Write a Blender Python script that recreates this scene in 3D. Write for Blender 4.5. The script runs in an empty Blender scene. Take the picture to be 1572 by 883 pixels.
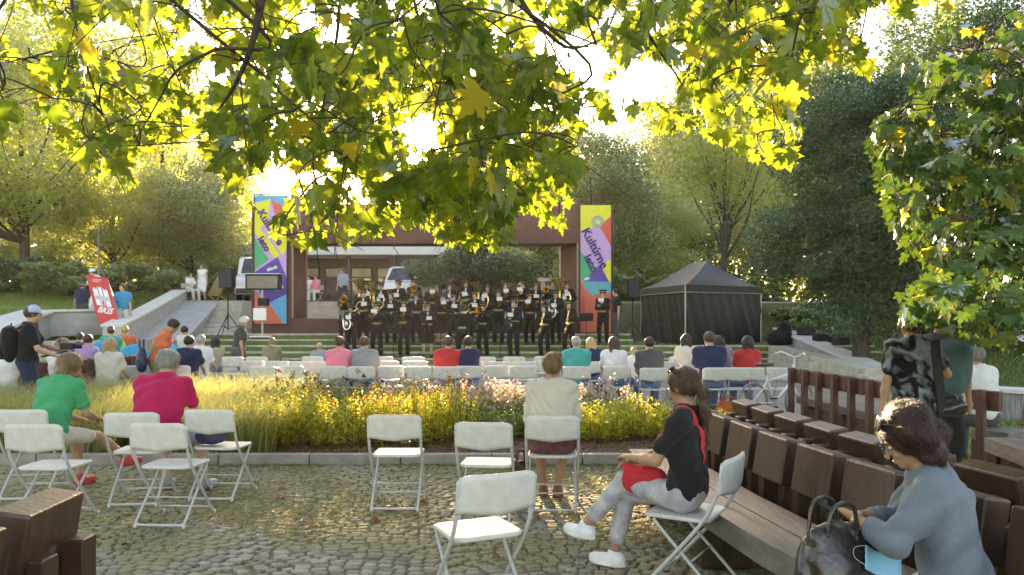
import bpy, math, random
import numpy as np
from mathutils import Vector, Matrix

# ------------------------------------------------------------------ camera, sky, sun, exposure
C = bpy.context.scene.collection
scn = bpy.context.scene
R = math.radians
CAMZ, HOR, FPX, CX = 1.6, 485.0, 1200.0, 786.0
cam = bpy.data.cameras.new('camera'); camo = bpy.data.objects.new('camera', cam); C.objects.link(camo)
camo.location = (0, 0, CAMZ); camo.rotation_euler = (R(90), 0, 0)
cam.sensor_width = 36; cam.lens = 36 * FPX / 1572; cam.shift_y = (HOR - 441.5) / 1572
cam.clip_start = 0.05; cam.clip_end = 2000
cam.dof.use_dof = False; cam.dof.focus_distance = 9.0; cam.dof.aperture_fstop = 9.0
scn.camera = camo
SUN_EL, SUN_AZ = R(12.8), R(-6.6)          # azimuth from +Y towards +X
SUN_LOW = R(10.4)
sd = Vector((math.sin(SUN_AZ) * math.cos(SUN_EL), math.cos(SUN_AZ) * math.cos(SUN_EL), math.sin(SUN_EL)))
w = bpy.data.worlds.new('World'); scn.world = w; w.use_nodes = True
nt = w.node_tree; nt.nodes.clear()
def nd(t, ty, **k):
    n = t.nodes.new(ty)
    for a, b in k.items(): setattr(n, a, b)
    return n
sky = nd(nt, 'ShaderNodeTexSky', sky_type='NISHITA'); sky.sun_disc = False
sky.sun_elevation = SUN_EL; sky.sun_rotation = SUN_AZ; sky.air_density = 1.0; sky.dust_density = .7; sky.ozone_density = 1.0
tc = nd(nt, 'ShaderNodeTexCoord'); nm = nd(nt, 'ShaderNodeVectorMath', operation='NORMALIZE')
dp = nd(nt, 'ShaderNodeVectorMath', operation='DOT_PRODUCT'); dp.inputs[1].default_value = sd
nt.links.new(tc.outputs['Generated'], nm.inputs[0]); nt.links.new(nm.outputs[0], dp.inputs[0])
def wpow(e, mul):
    p = nd(nt, 'ShaderNodeMath', operation='POWER'); nt.links.new(mx0.outputs[0], p.inputs[0]); p.inputs[1].default_value = e
    m = nd(nt, 'ShaderNodeMath', operation='MULTIPLY'); nt.links.new(p.outputs[0], m.inputs[0]); m.inputs[1].default_value = mul
    return m
mx0 = nd(nt, 'ShaderNodeMath', operation='MAXIMUM'); nt.links.new(dp.outputs['Value'], mx0.inputs[0]); mx0.inputs[1].default_value = 0
g1 = wpow(5000, 90.0); g2 = wpow(900, 1.6)
ga = nd(nt, 'ShaderNodeMath', operation='ADD'); nt.links.new(g1.outputs[0], ga.inputs[0]); nt.links.new(g2.outputs[0], ga.inputs[1])
bg = nd(nt, 'ShaderNodeBackground'); bg.inputs['Strength'].default_value = 0.15; nt.links.new(sky.outputs[0], bg.inputs[0])
bg2 = nd(nt, 'ShaderNodeBackground'); bg2.inputs['Color'].default_value = (1, .86, .58, 1); nt.links.new(ga.outputs[0], bg2.inputs['Strength'])
ads = nd(nt, 'ShaderNodeAddShader'); nt.links.new(bg.outputs[0], ads.inputs[0]); nt.links.new(bg2.outputs[0], ads.inputs[1])
wo = nd(nt, 'ShaderNodeOutputWorld'); nt.links.new(ads.outputs[0], wo.inputs[0])
sl = bpy.data.lights.new('sun', 'SUN'); sl.energy = 5.0; sl.angle = R(0.5); sl.color = (1, .82, .58)
so = bpy.data.objects.new('sun', sl); C.objects.link(so); so.rotation_euler = (-Vector((math.sin(SUN_AZ) * math.cos(SUN_LOW), math.cos(SUN_AZ) * math.cos(SUN_LOW), math.sin(SUN_LOW)))).to_track_quat('-Z', 'Y').to_euler(); so.location = (-6, 60, 30)
vs = scn.view_settings; vs.view_transform = 'Standard'; vs.look = 'None'; vs.gamma = 1; vs.use_curve_mapping = False
vs.exposure = 2.2; vs.use_white_balance = True; vs.white_balance_temperature = 8300; vs.white_balance_tint = 19
cy = scn.cycles; cy.max_bounces = 7; cy.diffuse_bounces = 4; cy.transmission_bounces = 4; cy.glossy_bounces = 3; cy.transparent_max_bounces = 6
cy.use_denoising = True; cy.volume_bounces = 0; cy.sample_clamp_indirect = 6; cy.caustics_reflective = False; cy.caustics_refractive = False

# ------------------------------------------------------------------ helpers
def P(px, py, Y): return Vector(((px - CX) / FPX * Y, Y, CAMZ - (py - HOR) / FPX * Y))
def PX(px, Y): return (px - CX) / FPX * Y
def proj(v): return CX + FPX * v[0] / v[1], HOR - FPX * (v[2] - CAMZ) / v[1]
MATS = {}
def mat(name, col, rough=.6, metal=0, var=.12, scale=6, bump=0, bscale=None, col2=None, stretch=None, spec=.5, coat=0, sheen=0, island=0, detail=6):
    if name in MATS: return MATS[name]
    m = bpy.data.materials.new(name); m.use_nodes = True; t = m.node_tree; b = t.nodes['Principled BSDF']
    b.inputs['Roughness'].default_value = rough; b.inputs['Metallic'].default_value = metal
    b.inputs['Specular IOR Level'].default_value = spec; b.inputs['Coat Weight'].default_value = coat
    b.inputs['Sheen Weight'].default_value = sheen
    co = nd(t, 'ShaderNodeTexCoord'); mp = nd(t, 'ShaderNodeMapping'); t.links.new(co.outputs['Object'], mp.inputs[0])
    if stretch: mp.inputs['Scale'].default_value = stretch
    n = nd(t, 'ShaderNodeTexNoise'); n.inputs['Scale'].default_value = scale; n.inputs['Detail'].default_value = detail; t.links.new(mp.outputs[0], n.inputs['Vector'])
    mr = nd(t, 'ShaderNodeMapRange'); mr.inputs[1].default_value = .3; mr.inputs[2].default_value = .7; t.links.new(n.outputs[0], mr.inputs[0])
    mx = nd(t, 'ShaderNodeMix', data_type='RGBA'); t.links.new(mr.outputs[0], mx.inputs['Factor'])
    a = col; c2 = col2 if col2 else tuple(min(1, c * (1 + var)) for c in col); c1 = col if col2 else tuple(c * (1 - var) for c in col)
    mx.inputs['A'].default_value = (*c1, 1); mx.inputs['B'].default_value = (*c2, 1)
    out = mx.outputs['Result']
    if island:
        ge = nd(t, 'ShaderNodeNewGeometry'); r2 = nd(t, 'ShaderNodeMapRange'); t.links.new(ge.outputs['Random Per Island'], r2.inputs[0])
        r2.inputs[3].default_value = 1 - island; r2.inputs[4].default_value = 1 + island
        hs = nd(t, 'ShaderNodeHueSaturation'); t.links.new(r2.outputs[0], hs.inputs['Value']); t.links.new(out, hs.inputs['Color']); out = hs.outputs[0]
    t.links.new(out, b.inputs['Base Color'])
    if bump:
        n2 = nd(t, 'ShaderNodeTexNoise'); n2.inputs['Scale'].default_value = bscale or scale * 4; n2.inputs['Detail'].default_value = 5; t.links.new(mp.outputs[0], n2.inputs['Vector'])
        bp = nd(t, 'ShaderNodeBump'); bp.inputs['Strength'].default_value = bump; bp.inputs['Distance'].default_value = .02
        t.links.new(n2.outputs[0], bp.inputs['Height']); t.links.new(bp.outputs[0], b.inputs['Normal'])
    MATS[name] = m; return m
def leafmat(name, c1, c2, tr1, tr2, tmix=.5, gloss=.12, rough=.4, spots=0):
    """thin leaf: diffuse front, light through from behind, waxy sheen; each leaf its own tone"""
    if name in MATS: return MATS[name]
    m = bpy.data.materials.new(name); m.use_nodes = True; t = m.node_tree; t.nodes.clear()
    ge = nd(t, 'ShaderNodeNewGeometry'); o = nd(t, 'ShaderNodeOutputMaterial')
    def mixc(a, b):
        x = nd(t, 'ShaderNodeMix', data_type='RGBA'); t.links.new(ge.outputs['Random Per Island'], x.inputs['Factor'])
        x.inputs['A'].default_value = (*a, 1); x.inputs['B'].default_value = (*b, 1)
        if not spots: return x.outputs['Result']
        co = nd(t, 'ShaderNodeTexCoord'); n = nd(t, 'ShaderNodeTexNoise'); n.inputs['Scale'].default_value = 26; n.inputs['Detail'].default_value = 6; t.links.new(co.outputs['Object'], n.inputs['Vector'])
        r = nd(t, 'ShaderNodeMapRange'); r.inputs[1].default_value = .35; r.inputs[2].default_value = .65; r.inputs[3].default_value = 1 - spots; r.inputs[4].default_value = 1 + spots * .5; t.links.new(n.outputs[0], r.inputs[0])
        h_ = nd(t, 'ShaderNodeHueSaturation'); t.links.new(r.outputs[0], h_.inputs['Value']); t.links.new(x.outputs['Result'], h_.inputs['Color']); return h_.outputs[0]
    d = nd(t, 'ShaderNodeBsdfDiffuse'); t.links.new(mixc(c1, c2), d.inputs[0])
    tr = nd(t, 'ShaderNodeBsdfTranslucent'); t.links.new(mixc(tr1, tr2), tr.inputs[0])
    g = nd(t, 'ShaderNodeBsdfGlossy'); g.inputs['Roughness'].default_value = rough; g.inputs[0].default_value = (.9, .95, 1, 1)
    m1 = nd(t, 'ShaderNodeMixShader'); m1.inputs[0].default_value = tmix; t.links.new(d.outputs[0], m1.inputs[1]); t.links.new(tr.outputs[0], m1.inputs[2])
    fr = nd(t, 'ShaderNodeFresnel'); fr.inputs[0].default_value = 1.4
    mm = nd(t, 'ShaderNodeMath', operation='MULTIPLY'); mm.inputs[1].default_value = gloss * 8; mm.use_clamp = True; t.links.new(fr.outputs[0], mm.inputs[0])
    m2 = nd(t, 'ShaderNodeMixShader'); t.links.new(mm.outputs[0], m2.inputs[0]); t.links.new(m1.outputs[0], m2.inputs[1]); t.links.new(g.outputs[0], m2.inputs[2])
    t.links.new(m2.outputs[0], o.inputs[0]); MATS[name] = m; return m
def tag(o, label=None, cat=None, group=None, kind=None):
    if label: o['label'] = label
    if cat: o['category'] = cat
    if group: o['group'] = group
    if kind: o['kind'] = kind
    return o
def link(name, me, m=None, parent=None, smooth=False):
    o = bpy.data.objects.new(name, me); C.objects.link(o)
    if m is not None: me.materials.append(m) if not me.materials else None
    if parent is not None: o.parent = parent
    if smooth: me.polygons.foreach_set('use_smooth', [True] * len(me.polygons))
    return o
def np_mesh(name, v, f):
    """v (n,3), f (m,k) with a fixed k"""
    me = bpy.data.meshes.new(name); v = np.ascontiguousarray(v, np.float32); f = np.ascontiguousarray(f, np.int32)
    me.vertices.add(len(v)); me.vertices.foreach_set('co', v.ravel()); k = f.shape[1]
    me.loops.add(f.size); me.loops.foreach_set('vertex_index', f.ravel())
    me.polygons.add(len(f)); me.polygons.foreach_set('loop_start', np.arange(len(f), dtype=np.int32) * k)
    me.update(calc_edges=True); return me
def empty(name, loc=(0, 0, 0), rz=0, label=None, cat=None, group=None):
    o = bpy.data.objects.new(name, None); C.objects.link(o); o.location = loc; o.rotation_euler = (0, 0, rz); o.empty_display_size = .1
    return tag(o, label, cat, group)
def copy_tree(o, parent=None):
    c = o.copy(); C.objects.link(c); c.parent = parent
    for ch in list(o.children): copy_tree(ch, c)
    return c
class MB:
    def __init__(s): s.v = []; s.f = []
    def add(s, vs, fs):
        n = len(s.v); s.v += [tuple(x) for x in vs]; s.f += [tuple(i + n for i in q) for q in fs]; return s
    def box(s, c, d, rot=None):
        c = Vector(c); h = Vector(d) / 2; M_ = rot if rot is not None else Matrix.Identity(3)
        vs = [c + M_ @ Vector((x * h.x, y * h.y, z * h.z)) for z in (-1, 1) for y in (-1, 1) for x in (-1, 1)]
        return s.add(vs, [(0, 2, 3, 1), (4, 5, 7, 6), (0, 1, 5, 4), (2, 6, 7, 3), (0, 4, 6, 2), (1, 3, 7, 5)])
    def hexa(s, b, t):      # four bottom and four top corners, counter-clockwise
        return s.add(list(b) + list(t), [(3, 2, 1, 0), (4, 5, 6, 7), (0, 1, 5, 4), (1, 2, 6, 5), (2, 3, 7, 6), (3, 0, 4, 7)])
    def prism(s, poly, z0, z1):
        n = len(poly); a = [(x, y, z0) for x, y in poly]; b = [(x, y, z1) for x, y in poly]
        return s.add(a + b, [tuple(range(n))[::-1], tuple(range(n, 2 * n))] + [(i, (i + 1) % n, (i + 1) % n + n, i + n) for i in range(n)])
    def tube(s, pts, r, n=8, cap=True):
        pts = [Vector(p) for p in pts]; rs = r if isinstance(r, (list, tuple)) else [r] * len(pts); base = len(s.v); up = None
        for i, p in enumerate(pts):
            d = (pts[min(i + 1, len(pts) - 1)] - pts[max(i - 1, 0)]).normalized()
            if up is None: up = d.orthogonal().normalized()
            a = (up - d * up.dot(d)); a = a.normalized() if a.length > 1e-6 else d.orthogonal().normalized(); up = a; b = d.cross(a)
            for k in range(n):
                t = 2 * math.pi * k / n; s.v.append(tuple(p + (a * math.cos(t) + b * math.sin(t)) * rs[i]))
        for i in range(len(pts) - 1):
            for k in range(n):
                q = base + i * n; s.f.append((q + k, q + (k + 1) % n, q + n + (k + 1) % n, q + n + k))
        if cap:
            s.f.append(tuple(base + k for k in range(n))[::-1]); q = base + (len(pts) - 1) * n; s.f.append(tuple(q + k for k in range(n)))
        return s
    def lathe(s, prof, c=(0, 0, 0), axis=(0, 0, 1), n=16):
        c = Vector(c); ax = Vector(axis).normalized(); a = ax.orthogonal().normalized(); b = ax.cross(a); base = len(s.v)
        for r, h in prof:
            for k in range(n):
                t = 2 * math.pi * k / n; s.v.append(tuple(c + ax * h + (a * math.cos(t) + b * math.sin(t)) * max(r, 1e-4)))
        for i in range(len(prof) - 1):
            for k in range(n):
                q = base + i * n; s.f.append((q + k, q + (k + 1) % n, q + n + (k + 1) % n, q + n + k))
        return s
    def build(s, name, m, parent=None, smooth=False, bevel=0, seg=2, sub=0):
        me = bpy.data.meshes.new(name); me.from_pydata(s.v, [], s.f); me.update()
        o = link(name, me, m, parent, smooth)
        if bevel:
            b = o.modifiers.new('bevel', 'BEVEL'); b.width = bevel; b.segments = seg; b.limit_method = 'ANGLE'; b.angle_limit = R(35)
        return o
def smooth_curve(pts, n=8):
    pts = [Vector(p) for p in pts]; q = [pts[0]] + pts + [pts[-1]]; out = []
    for i in range(1, len(q) - 2):
        for k in range(n):
            t = k / n; a, b, c, d = q[i - 1], q[i], q[i + 1], q[i + 2]
            out.append(.5 * ((2 * b) + (c - a) * t + (2 * a - 5 * b + 4 * c - d) * t * t + (3 * b - 3 * c + d - a) * t ** 3))
    out.append(pts[-1]); return out
def text_mesh(s, size, name='lettering', extrude=.002, bold=0):
    cu = bpy.data.curves.new(name, 'FONT'); cu.body = s; cu.size = size; cu.extrude = extrude; cu.align_x = 'CENTER'; cu.align_y = 'CENTER'; cu.offset = bold
    cu.resolution_u = 3
    o = bpy.data.objects.new('tmp', cu); C.objects.link(o); bpy.context.view_layer.update()
    me = bpy.data.meshes.new_from_object(o.evaluated_get(bpy.context.evaluated_depsgraph_get())); bpy.data.objects.remove(o); bpy.data.curves.remove(cu)
    me.name = name; me.materials.clear(); return me
def rnd_frames(n, rng, up=0.0):
    """n random orthonormal frames (a, b, nrm); up>0 biases normals upward"""
    nrm = rng.normal(size=(n, 3)); nrm[:, 2] = np.abs(nrm[:, 2]) + up; nrm /= np.linalg.norm(nrm, axis=1)[:, None]
    a = np.cross(nrm, rng.normal(size=(n, 3))); a /= np.linalg.norm(a, axis=1)[:, None]; return a, np.cross(nrm, a), nrm
def quad_leaves(name, pos, size, rng, up=.3, aspect=.55, fold=.18):
    n = len(pos); a, b, nm_ = rnd_frames(n, rng, up); s = (size * rng.uniform(.6, 1.25, n))[:, None]
    v = np.stack([pos - a * s * .5, pos + b * s * aspect * .5 + nm_ * s * fold, pos + a * s * .5, pos - b * s * aspect * .5 + nm_ * s * fold], 1).reshape(-1, 3)
    f = np.arange(4 * n).reshape(-1, 4); return np_mesh(name, v, f)
def blades(name, pos, h, wd, rng, bend=.4, seg=3, winddir=(.3, -.1)):
    """arching grass blades as tapering strips"""
    n = len(pos); ang = rng.uniform(0, 2 * np.pi, n); hh = h * rng.uniform(.55, 1.15, n)
    d = np.stack([np.cos(ang) + winddir[0], np.sin(ang) + winddir[1]], 1) * (bend * hh * rng.uniform(.3, 1.3, n))[:, None]
    an2 = rng.uniform(0, np.pi, n); wv = np.stack([np.cos(an2), np.sin(an2), 0 * an2], 1); L = []
    for k in range(seg + 1):
        t = k / seg; c = pos + np.concatenate([d * t ** 2, (hh * (t - .25 * bend * t ** 3))[:, None]], 1); ww = wd * (1 - t * .88) * .5
        L += [c - wv * ww, c + wv * ww]
    v = np.stack(L, 1).reshape(-1, 3); m_ = 2 * (seg + 1); base = (np.arange(n) * m_)[:, None]
    f = np.concatenate([base + np.array([2 * k, 2 * k + 1, 2 * k + 3, 2 * k + 2]) for k in range(seg)], 0)
    return np_mesh(name, v, f)
# lobed plane-tree leaf, base at origin, tip along +Y
_half = [(.10, -.03), (.30, -.06), (.44, .0), (.66, .02), (.56, .13), (.60, .24), (.44, .26), (.38, .33), (.52, .40), (.56, .50), (.70, .66), (.52, .62), (.46, .68), (.34, .58), (.22, .56), (.28, .68), (.22, .78), (.16, .80), (.09, .95)]
_out = [(0, 0)] + _half + [(0, 1.12)] + [(-x, y) for x, y in _half[::-1]]
def lobed_leaves(name, pos, axis, nrm, size, rng, curl=.25, petiole=True):
    """pos (n,3) leaf bases, axis (n,3) base-to-tip, nrm (n,3) rough face normal"""
    n = len(pos); o = np.array([(0, .30)] + _out); k = len(_out)
    ax = axis / np.linalg.norm(axis, axis=1)[:, None]; nn = nrm - ax * (nrm * ax).sum(1)[:, None]; nn /= np.linalg.norm(nn, axis=1)[:, None]; sx = np.cross(ax, nn)
    x, y = o[:, 0], o[:, 1]; r = np.hypot(x, y - .3); th = np.arctan2(x, y - .3)
    crease = .05 * np.abs(np.sin(th * 2.5)) * np.minimum(r * 2, 1)
    cu = rng.uniform(-.4, 1.3, n)[:, None] * curl; cv = rng.uniform(-.5, 1.2, n)[:, None] * curl; tw = rng.normal(0, .12, n)[:, None]
    z = -(cu * (y ** 2)[None]) - cv * (np.abs(x) ** 1.5)[None] * 1.3 - crease[None] + tw * (x * y)[None] + rng.normal(0, .018, (n, len(o)))
    xs = x[None] * rng.uniform(.8, 1.12, n)[:, None]; s = size[:, None, None] * .82
    v = pos[:, None] + s * (xs[..., None] * sx[:, None] + y[None, :, None] * ax[:, None] + z[..., None] * nn[:, None])
    tri = np.array([(0, 1 + i, 1 + (i + 1) % k) for i in range(k)])
    f = (np.arange(n) * (k + 1))[:, None, None] + tri[None]
    return np_mesh(name, v.reshape(-1, 3), f.reshape(-1, 3))

# ------------------------------------------------------------------ distance-field figures
class Fld:
    def __init__(s, lo, hi, h):
        s.lo = np.array(lo, np.float32); s.h = h; s.n = np.ceil((np.array(hi) - s.lo) / h).astype(int) + 1; s.f = np.full(s.n, .3, np.float32)
    def sub(s, lo, hi):
        i0 = np.clip(np.floor((lo - s.lo) / s.h).astype(int), 0, s.n); i1 = np.clip(np.ceil((hi - s.lo) / s.h).astype(int) + 1, 0, s.n)
        sl_ = tuple(slice(a, b) for a, b in zip(i0, i1)); g = [(np.arange(a, b) * s.h + l).astype(np.float32) for a, b, l in zip(i0, i1, s.lo)]
        return sl_, np.meshgrid(*g, indexing='ij', sparse=True)
    def cone(s, a, b, ra, rb, k=.02, neg=False):
        a = np.array(a, float); b = np.array(b, float); m = max(ra, rb) + k + s.h * 4
        sl_, (X, Y, Z) = s.sub(np.minimum(a, b) - m, np.maximum(a, b) + m)
        if 0 in s.f[sl_].shape: return s
        ab = b - a; L = max(ab @ ab, 1e-9); px, py, pz = X - a[0], Y - a[1], Z - a[2]
        t = np.clip((px * ab[0] + py * ab[1] + pz * ab[2]) / L, 0, 1)
        d = np.sqrt((px - ab[0] * t) ** 2 + (py - ab[1] * t) ** 2 + (pz - ab[2] * t) ** 2) - (ra + (rb - ra) * t)
        return s.put(sl_, d, k, neg)
    def ell(s, c, r, M_=None, k=.02, neg=False):
        c = np.array(c, float); r = np.array(r, float); m = r.max() + k + s.h * 4; sl_, (X, Y, Z) = s.sub(c - m, c + m)
        if 0 in s.f[sl_].shape: return s
        x, y, z = X - c[0], Y - c[1], Z - c[2]
        if M_ is not None:
            M_ = np.array(M_); x, y, z = (M_[0, 0] * x + M_[1, 0] * y + M_[2, 0] * z, M_[0, 1] * x + M_[1, 1] * y + M_[2, 1] * z, M_[0, 2] * x + M_[1, 2] * y + M_[2, 2] * z)
        k0 = np.sqrt((x / r[0]) ** 2 + (y / r[1]) ** 2 + (z / r[2]) ** 2); k1 = np.sqrt((x / r[0] ** 2) ** 2 + (y / r[1] ** 2) ** 2 + (z / r[2] ** 2) ** 2) + 1e-6
        return s.put(sl_, k0 * (k0 - 1) / k1, k, neg)
    def put(s, sl_, d, k, neg):
        o = s.f[sl_]
        if neg: d = -d; hh = np.clip(.5 - .5 * (d - o) / k * -1, 0, 1) if False else np.clip(.5 + .5 * (d - o) / k, 0, 1); s.f[sl_] = o + (d - o) * hh + k * hh * (1 - hh)
        else: hh = np.clip(.5 + .5 * (o - d) / k, 0, 1); s.f[sl_] = o + (d - o) * hh - k * hh * (1 - hh)
        return s
    def plane(s, p, nrm):    # removes the side the normal points to
        g = np.meshgrid(*[np.arange(a) * s.h + l for a, l in zip(s.n, s.lo)], indexing='ij', sparse=True); nrm = np.array(nrm, float); nrm /= np.linalg.norm(nrm)
        s.f = np.maximum(s.f, sum((g[i] - p[i]) * nrm[i] for i in range(3)).astype(np.float32)); return s
    def wrinkle(s, amp, fr=28, seed=0):
        X, Y, Z = np.meshgrid(*[np.arange(a) * s.h + l for a, l in zip(s.n, s.lo)], indexing='ij', sparse=True); q = seed * 1.7
        a = fr * (Z * .75 + X * .45 + .11 * np.sin(Y * 8 + q) + .07 * np.sin(X * 13 + Z * 5 + q)); b = fr * 1.25 * (Z * .5 - X * .6 + .4 * Y + .08 * np.sin(Z * 11 + q * 2) + .05 * np.sin(Y * 17))
        s.f = s.f + amp * (1.2 - 1.5 * np.abs(np.sin(a)) ** .8 + .6 * np.sin(b)).astype(np.float32); return s
    def mesh(s, name):
        f = s.f; f[0] = f[-1] = 1; f[:, 0] = f[:, -1] = 1; f[:, :, 0] = f[:, :, -1] = 1
        S = f < 0; c8 = [(i, j, k) for i in (0, 1) for j in (0, 1) for k in (0, 1)]
        cut = lambda A, c: A[c[0]:A.shape[0] - 1 + c[0], c[1]:A.shape[1] - 1 + c[1], c[2]:A.shape[2] - 1 + c[2]]
        cnt = sum(cut(S, c).astype(np.int8) for c in c8); act = (cnt > 0) & (cnt < 8); ii = np.argwhere(act); idx = -np.ones(act.shape, np.int64); idx[act] = np.arange(len(ii))
        acc = np.zeros((len(ii), 3)); num = np.zeros(len(ii)); val = {c: f[ii[:, 0] + c[0], ii[:, 1] + c[1], ii[:, 2] + c[2]] for c in c8}
        for a in c8:
            for ax in range(3):
                if a[ax] == 0:
                    b = list(a); b[ax] = 1; b = tuple(b); va, vb = val[a], val[b]; x = (va < 0) != (vb < 0)
                    t = np.where(x, va / np.where(x, va - vb, 1), 0); p = np.tile(np.array(a, float), (len(ii), 1)); p[:, ax] += t; acc += p * x[:, None]; num += x
        v = (ii + acc / num[:, None]) * s.h + s.lo; F = []
        for ax in range(3):
            o = [q for q in range(3) if q != ax]; A = np.moveaxis(S, ax, 0); I = np.moveaxis(idx, (ax, o[0], o[1]), (0, 1, 2)); A = np.moveaxis(S, (ax, o[0], o[1]), (0, 1, 2))
            e = A[:-1, 1:-1, 1:-1] != A[1:, 1:-1, 1:-1]; w_ = np.argwhere(e)
            if not len(w_): continue
            i, j, k = w_[:, 0], w_[:, 1] + 1, w_[:, 2] + 1
            q = np.stack([I[i, j - 1, k - 1], I[i, j, k - 1], I[i, j, k], I[i, j - 1, k]], 1); fl = A[i, j, k]
            if ax == 1: fl = ~fl
            q[~fl] = q[~fl][:, ::-1]; F.append(q)
        F = np.concatenate(F) if F else np.zeros((0, 4), int)
        me = np_mesh(name, v, F); me.polygons.foreach_set('use_smooth', [True] * len(me.polygons)); return me
# ------------------------------------------------------------------ people
def cloth(name, col, **k): return mat('cloth_' + name, col, rough=.88, var=.07, scale=11, bump=k.pop('bump', .4), bscale=70, sheen=.1, spec=.2, **k)
SK = {'fair': (.52, .32, .23), 'tan': (.42, .24, .15), 'brown': (.30, .165, .10)}
def skin(t): return mat('skin_' + t, SK[t], rough=.5, var=.08, scale=20, bump=.06, bscale=160, spec=.4)
HC = {'dark': (.022, .014, .01), 'brown': (.075, .04, .02), 'light': (.24, .15, .07), 'blond': (.42, .29, .13), 'grey': (.36, .35, .34), 'white': (.55, .54, .52), 'auburn': (.042, .014, .010), 'ginger': (.2, .08, .03)}
def hairm(t): return mat('hair_' + t, HC[t], rough=.42, var=.35, scale=14, bump=.8, bscale=38, stretch=(3, 3, .7), spec=.5)
def ik(a, b, l1, l2, hint):
    a, b = Vector(a), Vector(b); d = b - a; L = min(d.length, (l1 + l2) * .999); d = d.normalized(); b = a + d * L
    x = (l1 * l1 - l2 * l2 + L * L) / (2 * L); y = math.sqrt(max(l1 * l1 - x * x, 0)); h = Vector(hint); h = (h - d * h.dot(d)); h = h.normalized() if h.length > 1e-5 else d.orthogonal().normalized()
    return a + d * x + h * y, b
def rot3(x=0, y=0, z=0): return Matrix.Rotation(z, 3, 'Z') @ Matrix.Rotation(y, 3, 'Y') @ Matrix.Rotation(x, 3, 'X')
_pc = {}
def strands(hm_, n, L_, curly, hc):
    g = np.random.default_rng(n); nv = len(hm_.vertices); co = np.zeros(nv * 3, np.float32); hm_.vertices.foreach_get('co', co); co = co.reshape(-1, 3); no = np.zeros(nv * 3, np.float32); hm_.vertex_normals.foreach_get('vector', no); no = no.reshape(-1, 3)
    i = g.integers(0, nv, n); p = co[i]; nn = no[i]; c = np.array(hc); dn = np.array([0, -.25, -1.]) if not curly else np.array([0, -.6, -.8]) + g.normal(0, .45, (n, 3)); tg = dn - nn * (dn * nn).sum(1)[:, None]; tg /= np.linalg.norm(tg, axis=1)[:, None] + 1e-6
    L = (L_ * g.uniform(.4, 1.2, n))[:, None]; sd_ = np.cross(nn, tg); rows = []; seg = 5; ph = g.uniform(0, 6.28, n)[:, None]
    for k in range(seg + 1):
        t = k / seg; lift = .22 * t * (1 - .5 * t) * L if curly else .03 * L * math.sin(t * 3.14) + .001
        q = p - nn * .004 * (1 - t) + tg * L * t * (.6 if curly else 1) + nn * lift + (sd_ * np.sin(ph + t * 7) * L * .16 if curly else sd_ * np.sin(ph) * L * .06 * t)
        w_ = .0011 * (1 - t * .8); rows += [q - sd_ * w_, q + sd_ * w_]
    v = np.stack(rows, 1).reshape(-1, 3); m_ = 2 * (seg + 1); b0 = (np.arange(n) * m_)[:, None]; f = np.concatenate([b0 + np.array([2 * k, 2 * k + 1, 2 * k + 3, 2 * k + 2]) for k in range(seg)], 0); return np_mesh('hair_strands', v, f)
def drape_strap(shirt, pts, wd, m, off=.006, name='strap', parent=None):
    from mathutils.bvhtree import BVHTree
    bv = BVHTree.FromPolygons([v.co for v in shirt.vertices], [tuple(p.vertices) for p in shirt.polygons]); c = smooth_curve(pts, 6); out = []
    for p in c:
        loc, nn, _, d = bv.find_nearest(p)
        if d < .09: p = loc + nn * off
        else: nn = Vector((0, 1, 0))
        out.append((p, nn))
    b = MB()
    for k, (p, nn) in enumerate(out):
        d = (out[min(k + 1, len(out) - 1)][0] - out[max(k - 1, 0)][0]).normalized(); s_ = d.cross(nn).normalized() * wd / 2
        b.v += [tuple(p - s_), tuple(p + s_), tuple(p + s_ + nn * .004), tuple(p - s_ + nn * .004)]
    for k in range(len(out) - 1):
        for q in range(4): a = k * 4; b.f.append((a + q, a + (q + 1) % 4, a + 4 + (q + 1) % 4, a + 4 + q))
    return b.build(name, m, parent)
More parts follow.
